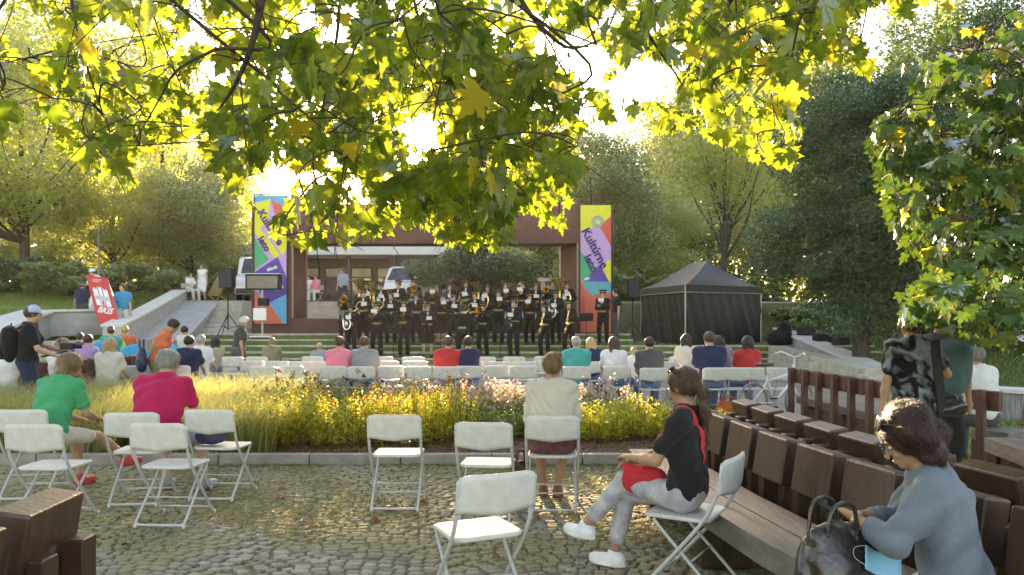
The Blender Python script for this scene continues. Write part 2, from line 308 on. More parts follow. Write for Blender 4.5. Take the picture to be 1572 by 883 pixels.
def person(label, loc, rz, group=None, cat='person', H=1.72, pose='sit', lean=.05, hands=None, knees=None, feet=None, yaw=0, pitch=0,
           top='white', tcol=None, sleeve='short', bot='long', bcol='jeans', hair='short', hcol='brown', tone='fair', shoe='shoe', wid=1.0, h=.022,
           seat=.46, detail=0, cap=None, side=0, cropt=1.0, fem=False, beltm=None, elb=None, tie=None):
    """hands, feet: two local points each (left, right); local +Y is forward. Body is the top-level mesh, clothes and hair are its children."""
    s = H / 1.75
    if pose == 'stand': p0 = Vector((0, 0, .93 * s))
    elif pose == 'ground': p0 = Vector((0, 0, seat + .09))
    else: p0 = Vector((0, 0, seat + .10 * s))
    T = rot3(x=-lean, y=side); T2 = rot3(x=-lean * 1.35, y=side); up, up2 = T @ Vector((0, 0, 1)), T2 @ Vector((0, 0, 1))
    chest = p0 + up * .30 * s; neck = chest + up2 * .21 * s
    sh = [neck - up2 * .055 * s + T2 @ Vector((q * .158 * wid * s, 0, 0)) for q in (-1, 1)]
    hip = [p0 + T @ Vector((q * .088 * wid * s, 0, -.02)) for q in (-1, 1)]
    HM = rot3(x=-lean * .5 - pitch, z=yaw); hc = neck + (T2 @ Vector((0, .030, .143))) * s + Vector((0, math.sin(pitch) * .05, 0))
    if hands is None: hands = [(-.26, .06, .80 * s), (.26, .06, .80 * s)] if pose == 'stand' else [(-.13, .34, seat + .17), (.13, .34, seat + .17)]
    if feet is None: feet = [(-.11, -.02, .09), (.11, -.02, .09)] if pose == 'stand' else ([(-.14, .40, .09), (.13, .42, .09)] if pose == 'sit' else [(-.14, .85, seat), (.13, .8, seat)])
    A = []; Lg = []
    for i, q in enumerate((-1, 1)):
        A.append((sh[i],) + ik(sh[i], hands[i], .285 * s, .255 * s, (elb[i] if elb else (q * .6, -.6, -.7))))
        Lg.append((hip[i],) + ik(hip[i], feet[i], .43 * s, .42 * s, ((q * .15, 1, .5) if not knees else knees[i])))
    key = (h, H, pose, lean, str(hands), str(feet), yaw, pitch, sleeve, bot, hair, wid, seat, detail, side, cropt, fem, str(knees), str(elb))
    pts = [neck, p0, hc] + [p for c in A + Lg for p in c]; lo = np.array([min(p[i] for p in pts) for i in range(3)]) - .3; hi = np.array([max(p[i] for p in pts) for i in range(3)]) + .3
    lo[2] = max(lo[2], -.03)
    def hl(v): return hc + HM @ (Vector(v) * s)
    HMn, Tn, T2n = np.array(HM), np.array(T), np.array(T2)
    def torso(F, g, k=.05):
        F.ell(p0 + up * .02, np.array((.158 * wid * (1.06 if fem else 1), .112 * wid, .12)) * s + g, Tn, k); F.ell(p0 + up * .15 * s, np.array(((.122 if fem else .136) * wid, .098 * wid, .13)) * s + g, Tn, k)
        F.ell(chest + T @ Vector((0, .004, .02)), np.array(((.148 if fem else .165) * wid, .108 * wid, .16)) * s + g, T2n, k)
        if fem:
            for q in (-1, 1): F.ell(chest + T2 @ Vector((q * .07, .085, .0)) * s, np.array((.06, .055, .06)) * s + g, T2n, .03)
        F.cone(sh[0], sh[1], .044 * s + g, .044 * s + g, k)
        for q in (0, 1): F.cone(sh[q] + T2 @ Vector(((1, -1)[q] * .05, -.01, -.06)) * s, hip[q] + T @ Vector(((1, -1)[q] * .005, -.01, .10)) * s, .066 * s * wid + g, .07 * s * wid + g, k); F.cone(neck - up2 * .008, sh[q], .046 * s + g, .040 * s + g, k)
        F.cone(chest + up2 * .08, neck - up2 * .02, .1 * s * wid + g, .062 * s + g, k)
    if key not in _pc:
        F = Fld(lo, hi, h); torso(F, 0, .04)
        F.cone(neck - up2 * .03, hc - HM @ Vector((0, .01, .05)), .056 * s, .05 * s, .02)
        F.ell(hl((0, -.008, .022)), np.array((.074, .093, .086)) * s, HMn, .02); F.ell(hl((0, .028, -.045)), np.array((.056, .058, .066)) * s, HMn, .025)
        F.ell(hl((0, .066, -.092)), np.array((.022, .02, .018)) * s, HMn, .02)
        for q in (-1, 1):
            F.ell(hl((q * .074, -.008, -.012)), np.array((.010, .019, .030)) * s, HMn, .006)
        F.cone(hl((0, .083, .012)), hl((0, .108, -.028)), .008 * s, .013 * s, .008)
        if detail:
            for q in (-1, 1):
                F.ell(hl((q * .032, .092, .008)), np.array((.018, .012, .011)) * s, HMn, .012, neg=True); F.ell(hl((q * .042, .060, -.030)), np.array((.022, .022, .018)) * s, HMn, .015)
                F.cone(hl((q * .012, .091, .028)), hl((q * .048, .078, .028)), .006 * s, .005 * s, .01)
                F.ell(hl((q * .012, .103, -.036)), np.array((.008, .009, .006)) * s, HMn, .005)
            F.ell(hl((0, .088, -.058)), np.array((.023, .010, .006)) * s, HMn, .006); F.ell(hl((0, .086, -.069)), np.array((.019, .010, .006)) * s, HMn, .006)
        for i in range(2):
            S_, E, W_ = A[i]; F.cone(S_, E, .043 * s * wid, .036 * s, .025); F.cone(E, E + (W_ - E) * .35, .037 * s, .038 * s, .015); F.cone(E + (W_ - E) * .3, W_, .037 * s, .025 * s, .015)
            d = (W_ - E).normalized()
            side_v = Vector((1, 0, 0)) * (1 if i == 0 else -1); side_v = (side_v - d * side_v.dot(d)).normalized(); nrm = d.cross(side_v)
            if nrm.z > 0: nrm = -nrm
            pc = W_ + d * .045 * s; MM = np.array([list(side_v), list(d), list(nrm)]).T
            F.ell(pc, np.array((.036, .048, .017)) * s, MM, .012)
            if detail or h < .016:
                for jf, (off, ln) in enumerate([(-.027, .060), (-.009, .070), (.010, .066), (.027, .050)]):
                    b0 = W_ + (d * .075 + side_v * -off) * s; b1 = b0 + (d * ln * .5 + nrm * ln * .18) * s; b2 = b1 + (d * ln * .28 + nrm * ln * .42) * s
                    F.cone(b0, b1, .0088 * s, .0082 * s, .004); F.cone(b1, b2, .0082 * s, .007 * s, .003)
                t0 = W_ + (d * .025 + side_v * .028) * s; t1 = t0 + (d * .028 + side_v * .026 + nrm * .012) * s; t2 = t1 + (d * .026 + side_v * .002 + nrm * .014) * s
                F.cone(t0, t1, .013 * s, .010 * s, .008); F.cone(t1, t2, .010 * s, .008 * s, .003)
            else:
                F.cone(pc + d * .03 * s, pc + d * .075 * s + nrm * .03 * s, .024 * s, .017 * s, .015)
                F.cone(W_ + (d * .03 + side_v * .025) * s, W_ + (d * .06 + side_v * .045) * s, .013 * s, .01 * s, .008)
            Hp, K, An = Lg[i]; F.cone(Hp, K, .082 * s * wid, .052 * s, .03); F.cone(K, K + (An - K) * .35, .05 * s, .053 * s, .02); F.cone(K + (An - K) * .3, An, .052 * s, .034 * s, .02)
            fd = (Vector((K.x, K.y, 0)) - Vector((Hp.x, Hp.y, 0))); fd = fd.normalized() if fd.length > .1 else Vector((0, 1, 0)); fd = fd if pose != 'stand' else Vector((0, 1, 0))
            F.cone(An + Vector((0, 0, -.045)) * s - fd * .03, An + (fd * .13 + Vector((0, 0, -.055))) * s, .036 * s, .030 * s, .02)
        me = {'body': F.mesh('person')}
        g = .014 if h < .018 else .022
        F = Fld(lo, hi, h); torso(F, g, .05)
        for i in range(2):
            S_, E, W_ = A[i]
            if sleeve != 'none': F.cone(S_, S_ + (E - S_) * (1 if sleeve == 'long' else .62), .043 * s * wid + g, (.038 if sleeve == 'long' else .050) * s + g, .04)
            if sleeve == 'long': F.cone(E, E + (W_ - E) * .93, .038 * s + g, .028 * s + g, .02)
            if sleeve == 'roll': F.cone(S_, E, .044 * s * wid + g, .044 * s + g, .04); F.cone(E, E + (W_ - E) * .5, .042 * s + g, .038 * s + g, .02)
        F.wrinkle(.0085 if h < .018 else .008, 30 if h < .018 else 22, len(_pc))
        F.plane(p0 - up * (.08 if pose == 'stand' else .045), -up)
        F.ell(neck + up2 * .050 * s + T2 @ Vector((0, .012, 0)), np.array((.074, .072, .062)) * s, T2n, .006, neg=True)
        me['shirt'] = F.mesh('shirt')
        F = Fld(lo, hi, h); gb = g - .004
        F.ell(p0 + up * .01, np.array((.158 * wid * (1.06 if fem else 1), .112 * wid, .12)) * s + gb, Tn, .05)
        for i in range(2):
            Hp, K, An = Lg[i]
            if bot == 'skirt':
                F.cone(Hp, Hp + (K - Hp) * .95, .10 * s * wid + gb, .085 * s, .10); F.cone(Lg[0][0] + (Lg[0][1] - Lg[0][0]) * .8, Lg[1][0] + (Lg[1][1] - Lg[1][0]) * .8, .075, .075, .06)
            else:
                e = {'long': .96, 'crop': .74, 'short': 0}[bot]; F.cone(Hp, Hp + (K - Hp) * (1 if e else .8), .085 * s * wid + gb, .058 * s + gb, .03)
                if e: F.cone(K, K + (An - K) * e, .058 * s + gb, .045 * s + gb, .02)
        if h < .018: F.wrinkle(.0038, 44, 3)
        F.plane(p0 + up * .10, up); me['trousers'] = F.mesh('skirt' if bot == 'skirt' else 'trousers')
        for i in range(2):
            Hp, K, An = Lg[i]; fd = (Vector((K.x, K.y, 0)) - Vector((Hp.x, Hp.y, 0))); fd = fd.normalized() if fd.length > .1 and pose != 'stand' else Vector((0, 1, 0)); an = np.array(An)
            F = Fld(an - [.24, .24, .14], an + [.24, .26, .1], min(h, .018))
            F.cone(An + Vector((0, 0, -.042)) * s - fd * .035, An + (fd * .145 + Vector((0, 0, -.052))) * s, .045 * s, .038 * s, .02); F.cone(An + Vector((0, 0, -.05)), An + Vector((0, 0, .0)), .045 * s, .041 * s, .02)
            if h < .018: mid = (An + fd * .045 * s); F.ell((mid.x, mid.y, An.z - .078 * s), np.array((.050, .140, .016)) * s, np.array([[fd.y, fd.x, 0], [-fd.x, fd.y, 0], [0, 0, 1]]), .006)
            F.plane((0, 0, An.z - .088 * s), (0, 0, -1)); me['shoe%d' % i] = F.mesh('shoe')
        if hair != 'bald':
            hh = min(h, .014); F = Fld(np.array(hl((0, 0, -.05))) - .42, np.array(hl((0, 0, 0))) + .3, hh); b = .012 if hair in ('short', 'bun', 'pony') else .022
            F.ell(hl((0, -.014, .026)), np.array((.076 + b, .094 + b, .088 + b)) * s, HMn, .02)
            if hair in ('long', 'bob', 'curly'):
                L = {'long': .30, 'bob': .12, 'curly': .10}[hair]
                for x in (-.055, 0, .055): F.cone(hl((x, -.05, .0)), hl((x * 1.15, -.07, -L)), .055 * s, .045 * s, .04)
            if hair == 'curly':
                rr = random.Random(5)
                for _ in range(60):
                    th = rr.uniform(-.15, math.pi + .15); ph = rr.uniform(-1.2, 1.4); rad = rr.uniform(.095, .145)
                    F.ell(hl((rad * math.cos(th) * math.cos(ph), -rad * abs(math.sin(th)) * math.cos(ph) * 1.05 - .012, rad * math.sin(ph) * .9 + .01)), np.array((.042, .042, .040)) * s * rr.uniform(.8, 1.15), HMn, .03)
            if hair == 'bun': F.ell(hl((0, -.09, .085)), np.array((.042, .042, .040)) * s, HMn, .012)
            if hair == 'bunlow': F.ell(hl((0, -.11, .0)), np.array((.042, .042, .042)) * s, HMn, .012)
            if hair == 'pony':
                q = [hl((0, -.10, .02)), hl((0, -.145, -.05)), hl((0.0, -.14, -.16)), hl((0, -.12, -.30))]
                for a_, b_, r1, r2 in zip(q, q[1:], (.024, .034, .034), (.034, .034, .014)): F.cone(a_, b_, r1 * s, r2 * s, .02)
            F.ell(hl((0, .100, -.03)), np.array((.070, .075, .092)) * s, HMn, .012, neg=True)
            if hair == 'curly': F.ell(hl((0, .16, -.04)), np.array((.11, .12, .12)) * s, HMn, .02, neg=True)
            if hair in ('short', 'bun', 'pony', 'bunlow'): F.ell(hl((0, .03, -.105)), np.array((.12, .135, .075)) * s, HMn, .012, neg=True)
            if h < .018: F.wrinkle(.003, 60, 2)
            me['hair'] = F.mesh('hair')
        _pc[key] = me
    me = _pc[key]
    def inst(m_, nm_, mt, par=None):
        o = bpy.data.objects.new(nm_, m_); C.objects.link(o)
        if not m_.materials: m_.materials.append(mt)
        o.material_slots[0].link = 'OBJECT'; o.material_slots[0].material = mt
        if par: o.parent = par
        return o
    b = inst(me['body'], 'person', skin(tone)); b.location = loc; b.rotation_euler = (0, 0, rz); tag(b, label, cat, group)
    cm = lambda c, k='': c if isinstance(c, bpy.types.Material) else cloth(k + str(c), COL[c])
    inst(me['shirt'], 'shirt', cm(top), b); inst(me['trousers'], 'skirt' if bot == 'skirt' else 'trousers', cm(bcol), b); [inst(me['shoe%d' % q], 'shoe', mat('shoe_' + shoe, COL[shoe], rough=.5), b) for q in (0, 1)]
    if 'hair' in me:
        ho = inst(me['hair'], 'hair', hairm(hcol), b)
        if h < .018: inst(strands(me['hair'], 7000 if hair == 'curly' else 3600, .05 if hair == 'curly' else .06, hair == 'curly', hc), 'hair_strands', hairm(hcol), ho)
    ln = s
    if cap == 'peaked':
        c0 = hl((0, -.006, .045)); M_ = HM
        def cp(nm_, prof, m_): 
            q = MB(); q.lathe([(r * s, z * s) for r, z in prof], (0, 0, 0), n=18); o = q.build(nm_, m_, b, smooth=True); o.location = c0; o.rotation_euler = (HM @ rot3(x=.12)).to_euler(); return o
        cc = cp('peaked_cap', [(.0, -.0), (.092, -.0), (.096, .03), (.095, .045), (.135, .075), (.13, .088), (.05, .1), (0, .1)], mat('capblack', (.012, .012, .018), rough=.7))
        cb = MB().lathe([(.0975 * s, .012 * s), (.0985 * s, .034 * s)], n=18).build('cap_band', mat('gold_braid', (.36, .26, .09), rough=.45, metal=.3), cc)
        v = MB(); n_ = 9; ring = []
        for k in range(n_):
            t = R(-62) + R(124) * k / (n_ - 1); ring.append((math.sin(t) * .094 * s, math.cos(t) * .094 * s, .004)); 
        for k in range(n_):
            t = R(-62) + R(124) * k / (n_ - 1); e = .094 + .055 * math.cos(t * 1.4); ring.append((math.sin(t) * e * s, math.cos(t) * e * s, -.022))
        v.add(ring, [(k, k + 1, k + 1 + n_, k + n_) for k in range(n_ - 1)]); vo = v.build('visor', mat('visor', (.01, .01, .01), rough=.15), cc)
        so_ = vo.modifiers.new('s', 'SOLIDIFY'); so_.thickness = .004
    elif cap:
        c0 = hl((0, -.006, .02)); q = MB().lathe([(0, .105 * s), (.04 * s, .1 * s), (.078 * s, .075 * s), (.093 * s, .03 * s), (.095 * s, .0), (.09 * s, 0)], n=18); cc = q.build('baseball_cap', cloth(cap, COL[cap]), b, smooth=True); cc.location = c0; cc.rotation_euler = HM.to_euler()
        v = MB(); n_ = 9; ring = [(math.sin(t) * .09 * s, math.cos(t) * .09 * s, .006) for t in [R(-55) + R(110) * k / (n_ - 1) for k in range(n_)]] + [(math.sin(t) * .09 * s, (math.cos(t) * .09 + .085 * math.cos(t * 1.5)) * s, -.004) for t in [R(-55) + R(110) * k / (n_ - 1) for k in range(n_)]]
        v.add(ring, [(k, k + 1, k + 1 + n_, k + n_) for k in range(n_ - 1)]); vo = v.build('visor', cloth(cap, COL[cap]), cc); so_ = vo.modifiers.new('s', 'SOLIDIFY'); so_.thickness = .004
    if beltm and pose == 'stand':
        M_ = rot3(x=-lean)
        q = MB(); zc = neck - up2 * .05 * s; y0 = .125 * s + .03; q.add([zc + Vector((-.035, y0 - .045, .035)), zc + Vector((0, y0 - .012, -.13)), zc + Vector((.035, y0 - .045, .035)), zc + Vector((0, y0 - .02, .03))], [(0, 1, 3), (1, 2, 3)]); q.build('shirt_front', cloth('white', COL['white']), b)
    if beltm:
        q = MB(); ring = []
        q.lathe([(1, -.028), (1.01, 0), (1, .028)], n=20); o = q.build('belt', beltm, b, smooth=True); o.location = p0 + up * .13 * s; o.scale = ((.146 * wid + .028) * s, (.106 * wid + .028) * s, 1); o.rotation_euler = T.to_euler()
    if detail:
        for q in (-1, 1):
            e = MB().lathe([(.0105 * math.sin(t) * s, -.0105 * math.cos(t) * s) for t in [math.pi * k / 8 for k in range(9)]], axis=(0, 1, 0), n=12).build('eye', mat('eyewhite', (.7, .68, .65), rough=.1), b, smooth=True); e.location = hl((q * .031, .076, .007)); e.rotation_euler = HM.to_euler()
            i_ = MB().lathe([(0, .0112 * s), (.005 * s, .0105 * s), (.006 * s, .009 * s)], axis=(0, 1, 0), n=12).build('iris', mat('iris', (.03, .02, .012), rough=.1), e)
            br = MB().tube([hl((q * .014, .0945, .030)), hl((q * .032, .092, .036)), hl((q * .05, .079, .030))], [.003, .004, .002], 6).build('eyebrow', hairm(hcol), b)
        lp = Fld(np.array(hl((0, .09, -.06))) - .05, np.array(hl((0, .09, -.06))) + .05, .003)
        lp.ell(hl((0, .0905, -.0585)), np.array((.021, .0095, .0045)) * s, HMn, .002); lp.ell(hl((0, .089, -.0685)), np.array((.018, .0095, .0052)) * s, HMn, .002)
        inst(lp.mesh('lips'), 'lips', mat('lips', (.30, .15, .115), rough=.5), b)
    b_info = {'hl': hl, 'A': A, 'L': Lg, 'neck': neck, 'p0': p0, 'chest': chest, 'T': T2, 'HM': HM}
    return b, b_info
COL = dict(white=(.74, .74, .74), cream=(.62, .58, .50), grey=(.26, .27, .29), darkgrey=(.09, .09, .10), black=(.018, .018, .020), navy=(.025, .035, .08), uniform=(.018, .015, .014),
           jeans=(.11, .19, .32), lightjeans=(.28, .38, .48), red=(.50, .04, .04), pink=(.80, .22, .30), magenta=(.50, .018, .095), green=(.03, .34, .15), teal=(.03, .36, .34), orange=(.68, .17, .07), blue=(.02, .27, .48),
           olive=(.20, .18, .11), khaki=(.42, .35, .25), shoe=(.03, .03, .03), whiteshoe=(.78, .78, .78), brownshoe=(.2, .1, .05), lavender=(.45, .5, .72), palegreen=(.35, .45, .38), denimshirt=(.16, .195, .235), lilac=(.4, .25, .45), skyblue=(.3, .45, .6), sand=(.58, .53, .47), lime=(.5, .6, .12))
# ------------------------------------------------------------------ the ground and the built setting
rng = np.random.default_rng(7); rnd = random.Random(11)
def smooth01(t): t = np.clip(t, 0, 1); return t * t * (3 - 2 * t)
def ground_z(x, y):
    """heights of the terrain: a flat audience floor, banks left, right and behind"""
    x = np.asarray(x, float); y = np.asarray(y, float)
    back = np.where((x > -13.2) & (x < 4.3), 2.15 * smooth01((y - 32.6) / .8), 2.15 * smooth01((y - 27.5) / 4.2))
    left = smooth01((-x - 9.5) / 6) * (1.75 * smooth01((y - 15) / 9) + .95 * smooth01((y - 25) / 9))
    right = smooth01((x - 8.6 + np.clip((14 - y) * -.0, 0, 3)) / 7) * (1.5 * smooth01((y - 7) / 16) + .6 * smooth01((y - 22) / 9))
    return np.maximum(np.maximum(back, left), right) - .03
xs = np.concatenate([np.linspace(-900, -42, 10), np.linspace(-40, 40, 161), np.linspace(42, 900, 10)]); ys = np.concatenate([np.linspace(-300, -12, 6), np.linspace(-10, 60, 141), np.linspace(64, 1200, 12)])
X, Y = np.meshgrid(xs, ys, indexing='ij'); Z = ground_z(X, Y); nx_, ny_ = X.shape
ii = (np.arange(nx_ - 1)[:, None] * ny_ + np.arange(ny_ - 1)[None]).ravel()
def ground_material():
    m = mat('ground', (.060, .075, .028), rough=.95, scale=.9, col2=(.135, .12, .07), bump=.6, bscale=60, spec=.1); return m
gm = np_mesh('ground', np.stack([X, Y, Z], -1).reshape(-1, 3), np.stack([ii, ii + ny_, ii + ny_ + 1, ii + 1], 1))
tag(link('ground', gm, ground_material(), smooth=True), kind='structure')
# audience paving beyond the bed
pv = MB().prism([(-13, 12.2), (9.5, 12.2), (9.5, 22.55), (-13, 22.55)], -.02, .0); tag(pv.build('audience_pavement', mat('sandy_pavement', (.27, .235, .18), rough=.9, scale=2, var=.2, bump=.4, bscale=40)), kind='structure')
# cobbles: every sett a bevelled block, laid in shallow arcs with moss and dirt between
def cobbles():
    V = []; F = []; g = np.random.default_rng(3); n = 0; cw, cd = .098, .074
    for r in range(int(7.2 / cd)):
        y0 = 1.5 + r * cd; x = -6.4 + g.uniform(0, .1)
        while x < 4.6:
            wd = cw * g.uniform(.8, 1.25); xc = x + wd / 2; ph = (xc + .3) / 1.45; arc = -.30 * (1 - abs(math.sin(math.pi * ph)) ** .8)
            sl_ = -.30 * -math.copysign(1, math.sin(math.pi * ph)) * math.cos(math.pi * ph) * math.pi / 1.45 * .8; y = y0 + arc + g.normal(0, .004)
            x += wd
            if y > 8.34 or y < 1.2: continue
            sl_ = max(-.55, min(.55, sl_)); a = math.atan(sl_) + g.normal(0, .05); hx, hy = wd / 2 - .006, cd / 2 * (1 - .1 * abs(sl_)) - .0055; z = g.normal(.0, .0035) + .004 * math.sin(xc * 2.1 + y * 1.3)
            tx, ty = g.normal(0, .03), g.normal(0, .04); ca, sa = math.cos(a), math.sin(a)
            for (q, zz) in ((1.0, -.045), (1.0, -.010), (.90, -.002), (.70, .0005)):
                for sx, sy in ((-1, -1), (1, -1), (1, 1), (-1, 1)):
                    px, py = sx * hx * q + g.normal(0, .0016), sy * hy * q + g.normal(0, .0016)
                    V.append((xc + px * ca - py * sa, y + px * sa + py * ca, z + zz + px * tx + py * ty))
            for l in range(3):
                for k in range(4): F.append((n + l * 4 + k, n + l * 4 + (k + 1) % 4, n + l * 4 + 4 + (k + 1) % 4, n + l * 4 + 4 + k))
            F.append((n + 12, n + 13, n + 14, n + 15)); n += 16
    me = np_mesh('cobble_paving', np.array(V), np.array(F))
    m = mat('sett_stone', (.21, .185, .155), rough=.85, scale=9, col2=(.36, .315, .265), bump=.5, bscale=70, island=.3)
    t = m.node_tree; b = t.nodes['Principled BSDF']; src = b.inputs['Base Color'].links[0].from_socket   # moss and dirt lie over the stones in patches
    co = nd(t, 'ShaderNodeTexCoord'); n1 = nd(t, 'ShaderNodeTexNoise'); n1.inputs['Scale'].default_value = .9; n1.inputs['Detail'].default_value = 8; t.links.new(co.outputs['Object'], n1.inputs['Vector'])
    sp = nd(t, 'ShaderNodeSeparateXYZ'); t.links.new(co.outputs['Object'], sp.inputs[0]); mr = nd(t, 'ShaderNodeMapRange'); t.links.new(sp.outputs['Y'], mr.inputs[0]); mr.inputs[1].default_value = 3.8; mr.inputs[2].default_value = 8.0; mr.inputs[3].default_value = .0; mr.inputs[4].default_value = .25
    ad = nd(t, 'ShaderNodeMath', operation='ADD'); t.links.new(n1.outputs[0], ad.inputs[0]); t.links.new(mr.outputs[0], ad.inputs[1])
    m2 = nd(t, 'ShaderNodeMapRange'); t.links.new(ad.outputs[0], m2.inputs[0]); m2.inputs[1].default_value = .50; m2.inputs[2].default_value = .60; m2.inputs[4].default_value = .9
    mx = nd(t, 'ShaderNodeMix', data_type='RGBA'); t.links.new(m2.outputs[0], mx.inputs['Factor']); t.links.new(src, mx.inputs['A']); mx.inputs['B'].default_value = (.29, .25, .135, 1); t.links.new(mx.outputs['Result'], b.inputs['Base Color'])
    tag(link('cobble_paving', me, m), kind='structure')
cobbles()
MB().prism([(-9, -3), (9, -3), (9, 8.4), (-9, 8.4)], -.028, -.012).build('dirt_joints', mat('joint_dirt', (.10, .095, .045), rough=1, scale=5, col2=(.24, .20, .12), bump=.8, bscale=50))['kind'] = 'structure'
# short grass and moss between the setts, thick towards the kerb
g = np.random.default_rng(5); n = 230000; px = g.uniform(-7, 7.5, n); py = 8.4 - g.uniform(0, 1, n) ** 1.15 * 5.6
patch = np.sin(px * 1.9 + 1.3 * np.sin(py * 1.7)) + np.sin(py * 2.3 + px * .6 + 1) + .9 * np.sin(px * 5.1 + py * 3.9) + g.normal(0, .6, n)
keep = patch + (py - 6.0) * .5 > .55; px, py = px[keep], py[keep]
tag(link('grass', blades('grass', np.stack([px, py, np.full(len(px), -.005)], 1), .035, .005, g, .8, 2), leafmat('moss_grass', (.15, .17, .05), (.34, .28, .13), (.2, .28, .06), (.4, .34, .13), .35, .02)), 'short grass and moss growing between the cobbles', 'grass', kind='stuff')
# kerb
kb = MB()
x = -11.0
while x < 2.2:
    L = .98; kb.box((x + L / 2, 8.46, .045), (L - .012, .11, .13)); x += L
tag(kb.build('kerb', mat('kerb_stone', (.30, .27, .24), rough=.85, scale=5, var=.25, bump=.5), bevel=.008), kind='structure')
# planting bed soil with mulch
tag(MB().prism([(-11, 8.52), (3.4, 8.52), (3.4, 12.2), (-11, 12.2)], -.02, .055).build('bed_soil', mat('soil', (.055, .035, .022), rough=1, scale=12, col2=(.16, .10, .065), bump=1, bscale=60)), kind='structure')
# right-hand gravel under the benches
# stage steps: four full-width tiers then the stage platform
stp = mat('step_stone', (.42, .39, .30), rough=.9, scale=3, var=.3, bump=.5, bscale=30)
stg = mat('step_grass', (.09, .14, .035), rough=1, scale=4, col2=(.19, .21, .07), bump=.7, bscale=50)
for i in range(4):
    y = 22.6 + .55 * i; z = .17 * (i + 1); e = .5 * i
    o = MB().box((-1.0, y + .12, z - .028), (26 - e, .26, .056)).build('lit_stone_nosing', stp, bevel=.012); tag(o, kind='structure')  # pale nosing: the sunlit tread edge put into the stone colour
    o = MB().box((-1.0, y + .13, z - .155), (26 - e - .04, .22, .20)).build('turf_riser', stg); tag(o, kind='structure')
    o = MB().box((-1.0, y + .24 + (.155 if i < 3 else 2.2), z - .13), (26 - e, .31 if i < 3 else 4.4, .21)).build('step_turf', stg); tag(o, kind='structure')
for i in range(2):
    y = 24.8 + .55 * i; z = .68 + .17 * (i + 1)
    tag(MB().box((-3.1, y + .12, z - .028), (13.9, .26, .056)).build('lit_stone_nosing', stp, bevel=.012), kind='structure'); tag(MB().box((-3.1, y + .13, z - .155), (13.86, .22, .20)).build('turf_riser', stg), kind='structure')
    tag(MB().box((-3.1, y + .24 + (.155 if i < 1 else 3.1), z - .13), (13.9, .31 if i < 1 else 6.2, .21)).build('step_turf', stg if i < 1 else mat('stage_paving', (.24, .21, .17), rough=.85, scale=2, var=.2)), kind='structure')
# steps from the stage up to the plaza (seen through the portal) and the broad flight beside it
st2 = mat('flight_stone', (.42, .39, .32), rough=.85, scale=4, var=.2, bump=.3)
o = MB()
for i in range(7): o.box((-3.1, 30.2 + .42 * i + .6, 1.02 + .165 * (i + 1) - .3), (13.9, 1.2, .6))
tag(o.build('plaza_steps', st2, bevel=.01), kind='structure')
o = MB()
for i in range(9): o.box((-10.9 - .12 * i, 26.3 + .62 * i + .8, .86 + .15 * (i + 1) - .35), (3.3 - .14 * i, 1.6, .7))
tag(o.build('stone_stairway', st2, bevel=.012), kind='structure')
tag(MB().prism([(-34, 33), (22, 33), (22, 44), (-34, 44)], 2.0, 2.2).build('plaza_pavement', mat('plaza', (.38, .35, .30), rough=.9, scale=1.5, var=.15)), kind='structure')
# ramp on the left with its parapet
def quad_slab(name, tl, tr, bl, br, th, m, **k):
    vs = [Vector(v) for v in (bl, br, tr, tl)]; o = MB().hexa([v - Vector((0, 0, th)) for v in vs], vs).build(name, m, **k); return tag(o, kind='structure')
quad_slab('ramp', P(275, 462, 31.5), P(337, 463, 31.5), P(178, 545, 20.5), P(290, 516, 24.5), .9, mat('smooth_concrete', (.36, .36, .35), rough=.8, scale=2, var=.12))
def wall_thing(name, label, pts, th, hgt, m, cap=None, cat='wall'):
    """a low wall along pts (x, y, ztop)"""
    t = empty(name, (pts[0][0], pts[0][1], pts[0][2] - hgt), 0, label, cat); O = Vector(t.location); b = MB(); c = MB()
    for (a, d) in zip(pts, pts[1:]):
        a, d = Vector(a), Vector(d); n_ = Vector((-(d - a).y, (d - a).x, 0)).normalized() * th / 2; zh = Vector((0, 0, hgt)); zc = Vector((0, 0, .07)); ov = n_ * 1.25
        b.hexa([a - n_ - zh - O, d - n_ - zh - O, d + n_ - zh - O, a + n_ - zh - O], [a - n_ - zc - O, d - n_ - zc - O, d + n_ - zc - O, a + n_ - zc - O])
        c.hexa([a - ov - zc - O, d - ov - zc - O, d + ov - zc - O, a + ov - zc - O], [a - ov - O, d - ov - O, d + ov - O, a + ov - O])
    b.build('wall_body', m, t); c.build('coping', cap or m, t, bevel=.01); return t
cwall = mat('wall_concrete', (.40, .39, .36), rough=.85, scale=3, var=.15, bump=.3); ccap = mat('lit_coping', (.58, .56, .51), rough=.8, scale=4, var=.12)  # paler wall tops: sunlight on them put into the colour
wall_thing('parapet_wall', 'pale concrete parapet climbing beside the smooth ramp to the plaza', [P(172, 498, 20.5), P(215, 478, 24.5), P(276, 445, 31.5)], .45, .9, cwall, ccap)
wall_thing('retaining_wall', 'long curved grey ledge wall under the grass bank by the red display', [P(-140, 560, 15.5), P(-60, 520, 17.5), P(25, 486, 20.5), P(60, 476, 22), P(168, 474, 23)], .75, .75, cwall, ccap)
for i in range(4):
    r = i * .62
    pts = [(-17.5, 15.2 + r, .0), (-14.5, 16.5 + r, .0), (-12.2, 17.2 + r, 0), (-9.8, 18.6 + r, 0)]
    o = MB()
    for a, d in zip(pts, pts[1:]): o.hexa([(a[0], a[1], -.1), (d[0], d[1], -.1), (d[0], d[1] + .8, -.1), (a[0], a[1] + .8, -.1)], [(a[0], a[1], .24 * (i + 1)), (d[0], d[1], .24 * (i + 1)), (d[0], d[1] + .8, .24 * (i + 1)), (a[0], a[1] + .8, .24 * (i + 1))])
    tag(o.build('curved_step', stp), kind='structure')
